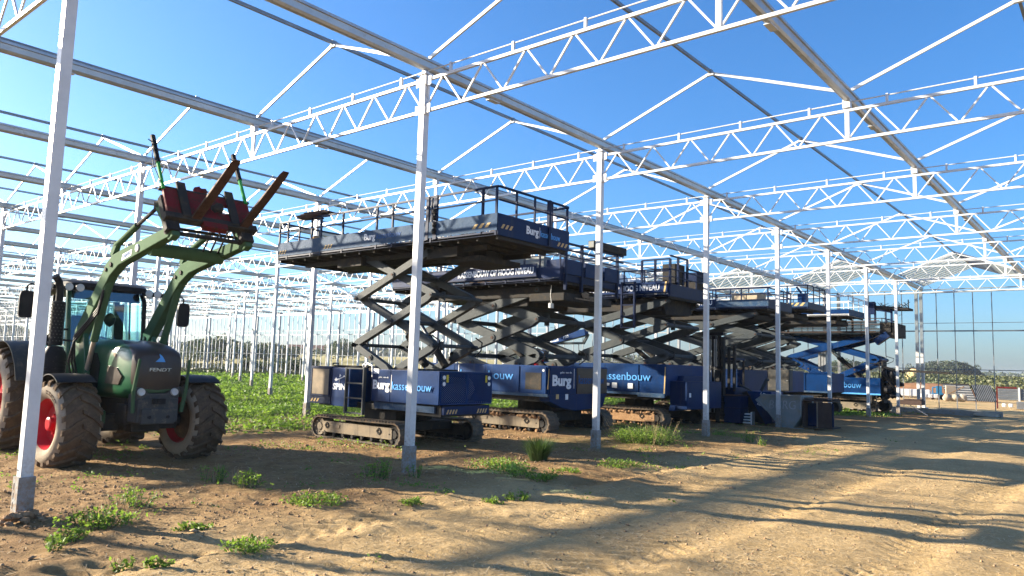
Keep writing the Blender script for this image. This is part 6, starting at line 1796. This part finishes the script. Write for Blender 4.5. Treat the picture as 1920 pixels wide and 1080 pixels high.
for dx in (.25, .6): MB().box(dx, dx + .22, -.5, -.3, .12, .34).build('white_bag', 'white_wrap', t, bevel=.05)
MB().box(1.7, 1.95, -.56, -.51, .12, .40).build('white_tag', 'white_wrap', t)
x, y, z = yard(1777, 70)
t = thing('yellow_board_stack', 'upright yellowish board with sacks before it in the yard', 'boards', (x, y, z), rad(20), local=True)
MB().box(-.35, .35, 0, .2, .0, 1.25).build('board', 'box', t, bevel=.02)
b = MB(); b.beam((-.6, -.2, .35), (.9, -.2, 1.2), .06, .08); b.build('leaning_plank', 'wood', t)
for k, (dx, s_) in enumerate(((.25, .42), (.75, .36), (-.35, .3))):
    b = MB(); b.blob((dx, -.3, .28), (s_, .3, .30), 10, .12); b.build('sack', 'box', t, smooth=True)
x, y, z = yard(1752, 74)
t = thing('blue_machine', 'small blue compressor standing among white pallets in the yard', 'compressor', (x, y, z), rad(10), local=True)
b = MB(); b.box(-.45, .45, -.3, .3, .25, .55); b.box(-.1, .35, -.25, .25, .55, 1.15); b.box(-.4, -.3, -.2, .2, .55, 1.0); b.tube((-.4, 0, 1.0), (.3, 0, 1.1), .05, 8); b.build('machine_body', 'teal_panel', t, bevel=.02)
for dx in (-.35, .35): b = MB(); b.lathe([(-.06, 0), (-.06, .22), (.06, .22), (.06, 0)], (dx, -.33, .22), 'y', 14); b.build('wheel', 'black', t)
for i, (u, d_, w_, h_, lb) in enumerate(((1700, 76, 1.6, .75, 'longest white wrapped pallet beside the gable corner post'), (1668, 78, 1.2, .6, 'white wrapped pallet left of the last column of the row'), (1738, 73, .7, .45, 'small white wrapped pallet left of the blue compressor'), (1722, 79, .8, .6, 'white wrapped pallet behind the gable corner post'), (1648, 78, 1.0, .5, 'white wrapped pallet seen under the farthest lift'))):
    x, y, z = yard(u, d_)
    t = thing('wrapped_pallet', lb, 'pallet', (x, y, z), rad(12), 'white wrapped pallets in the yard', local=True)
    b = MB(); b.box(-w_, w_, -.5, .5, .14, h_); b.build('load', 'white_wrap', t, bevel=.04)
    b = MB()
    for dx in (-w_ * .9, 0, w_ * .9): b.box(dx - .07, dx + .07, -.5, .5, 0, .12)
    b.box(-w_, w_, -.5, .5, .121, .14); b.build('pallet_base', 'wood', t)
    for k in range(3):
        xx = -w_ * .6 + k * w_ * .6
        MB().box(xx - .02, xx + .02, -.56, -.53, .0, h_ * 1.15).build('stake', 'galv_dark', t)
def heap(name, u, d, rx, ry, h, mat, label, cat, n=60):
    x, y, z = yard(u, d)
    g = 26; vs = []; fs = []
    for i in range(g):
        for j in range(g):
            a, b_ = (i / (g - 1) - .5) * 2, (j / (g - 1) - .5) * 2
            q = max(0, 1 - (a * a + b_ * b_)); nz = float(fbm(np.array([a * 3 + u]), np.array([b_ * 3]), 1.0, 3, 9)[0])
            vs.append((a * rx, b_ * ry, -.2 + (h + .2) * q ** .75 * (.65 + .7 * nz)))
    for i in range(g - 1):
        for j in range(g - 1): fs.append((i * g + j, (i + 1) * g + j, (i + 1) * g + j + 1, i * g + j + 1))
    b = MB(); b.add(vs, fs)
    o = b.build(name, mat, None, smooth=True); o.location = (x, y, z)
    return tag(o, label, cat)
heap('sand_heap', 1712, 140, 1.6, 2, 1.7, 'sand', 'pale yellow sand heap on the bank left of the gable corner', 'sand heap')
o = heap('soil_bank', 1700, 92, 9, 3.5, 1.1, 'red_soil', 'reddish soil bank behind the yard', 'soil bank')

# hump of spoil lying on the plinth end
b = MB(); b.loft([[(2.2, GABLE - .35, -.1), (2.2, GABLE - .1, .0), (2.25, GABLE, -.1)], [(2.6, GABLE - .5, -.12), (2.6, GABLE - .12, .12), (2.65, GABLE, -.1)], [(3.2, GABLE - .6, -.14), (3.2, GABLE - .2, .03), (3.3, GABLE, -.1)]])
tag(b.build('pale_board', 'box', None), 'pale board leaning on the end of the concrete plinth', 'board')

# ------------------------------------------------------------------ thin haze over the whole site
hz = MB().box(-1700, 1700, -1700, 3100, -1.8, 16)
ho = hz.build('haze', 'white', None)
hm = bpy.data.materials.new('haze_air'); hm.use_nodes = True
hn = hm.node_tree; hn.nodes.clear()
hout = hn.nodes.new('ShaderNodeOutputMaterial'); hv = hn.nodes.new('ShaderNodeVolumePrincipled')
hv.inputs['Color'].default_value = (.86, .92, 1, 1); hv.inputs['Density'].default_value = .00028; hv.inputs['Anisotropy'].default_value = .3
hn.links.new(hv.outputs[0], hout.inputs['Volume'])
ho.data.materials.clear(); ho.data.materials.append(hm)
tag(ho, kind='stuff')
S.cycles.volume_bounces = 0
S.cycles.volume_step_rate = 10
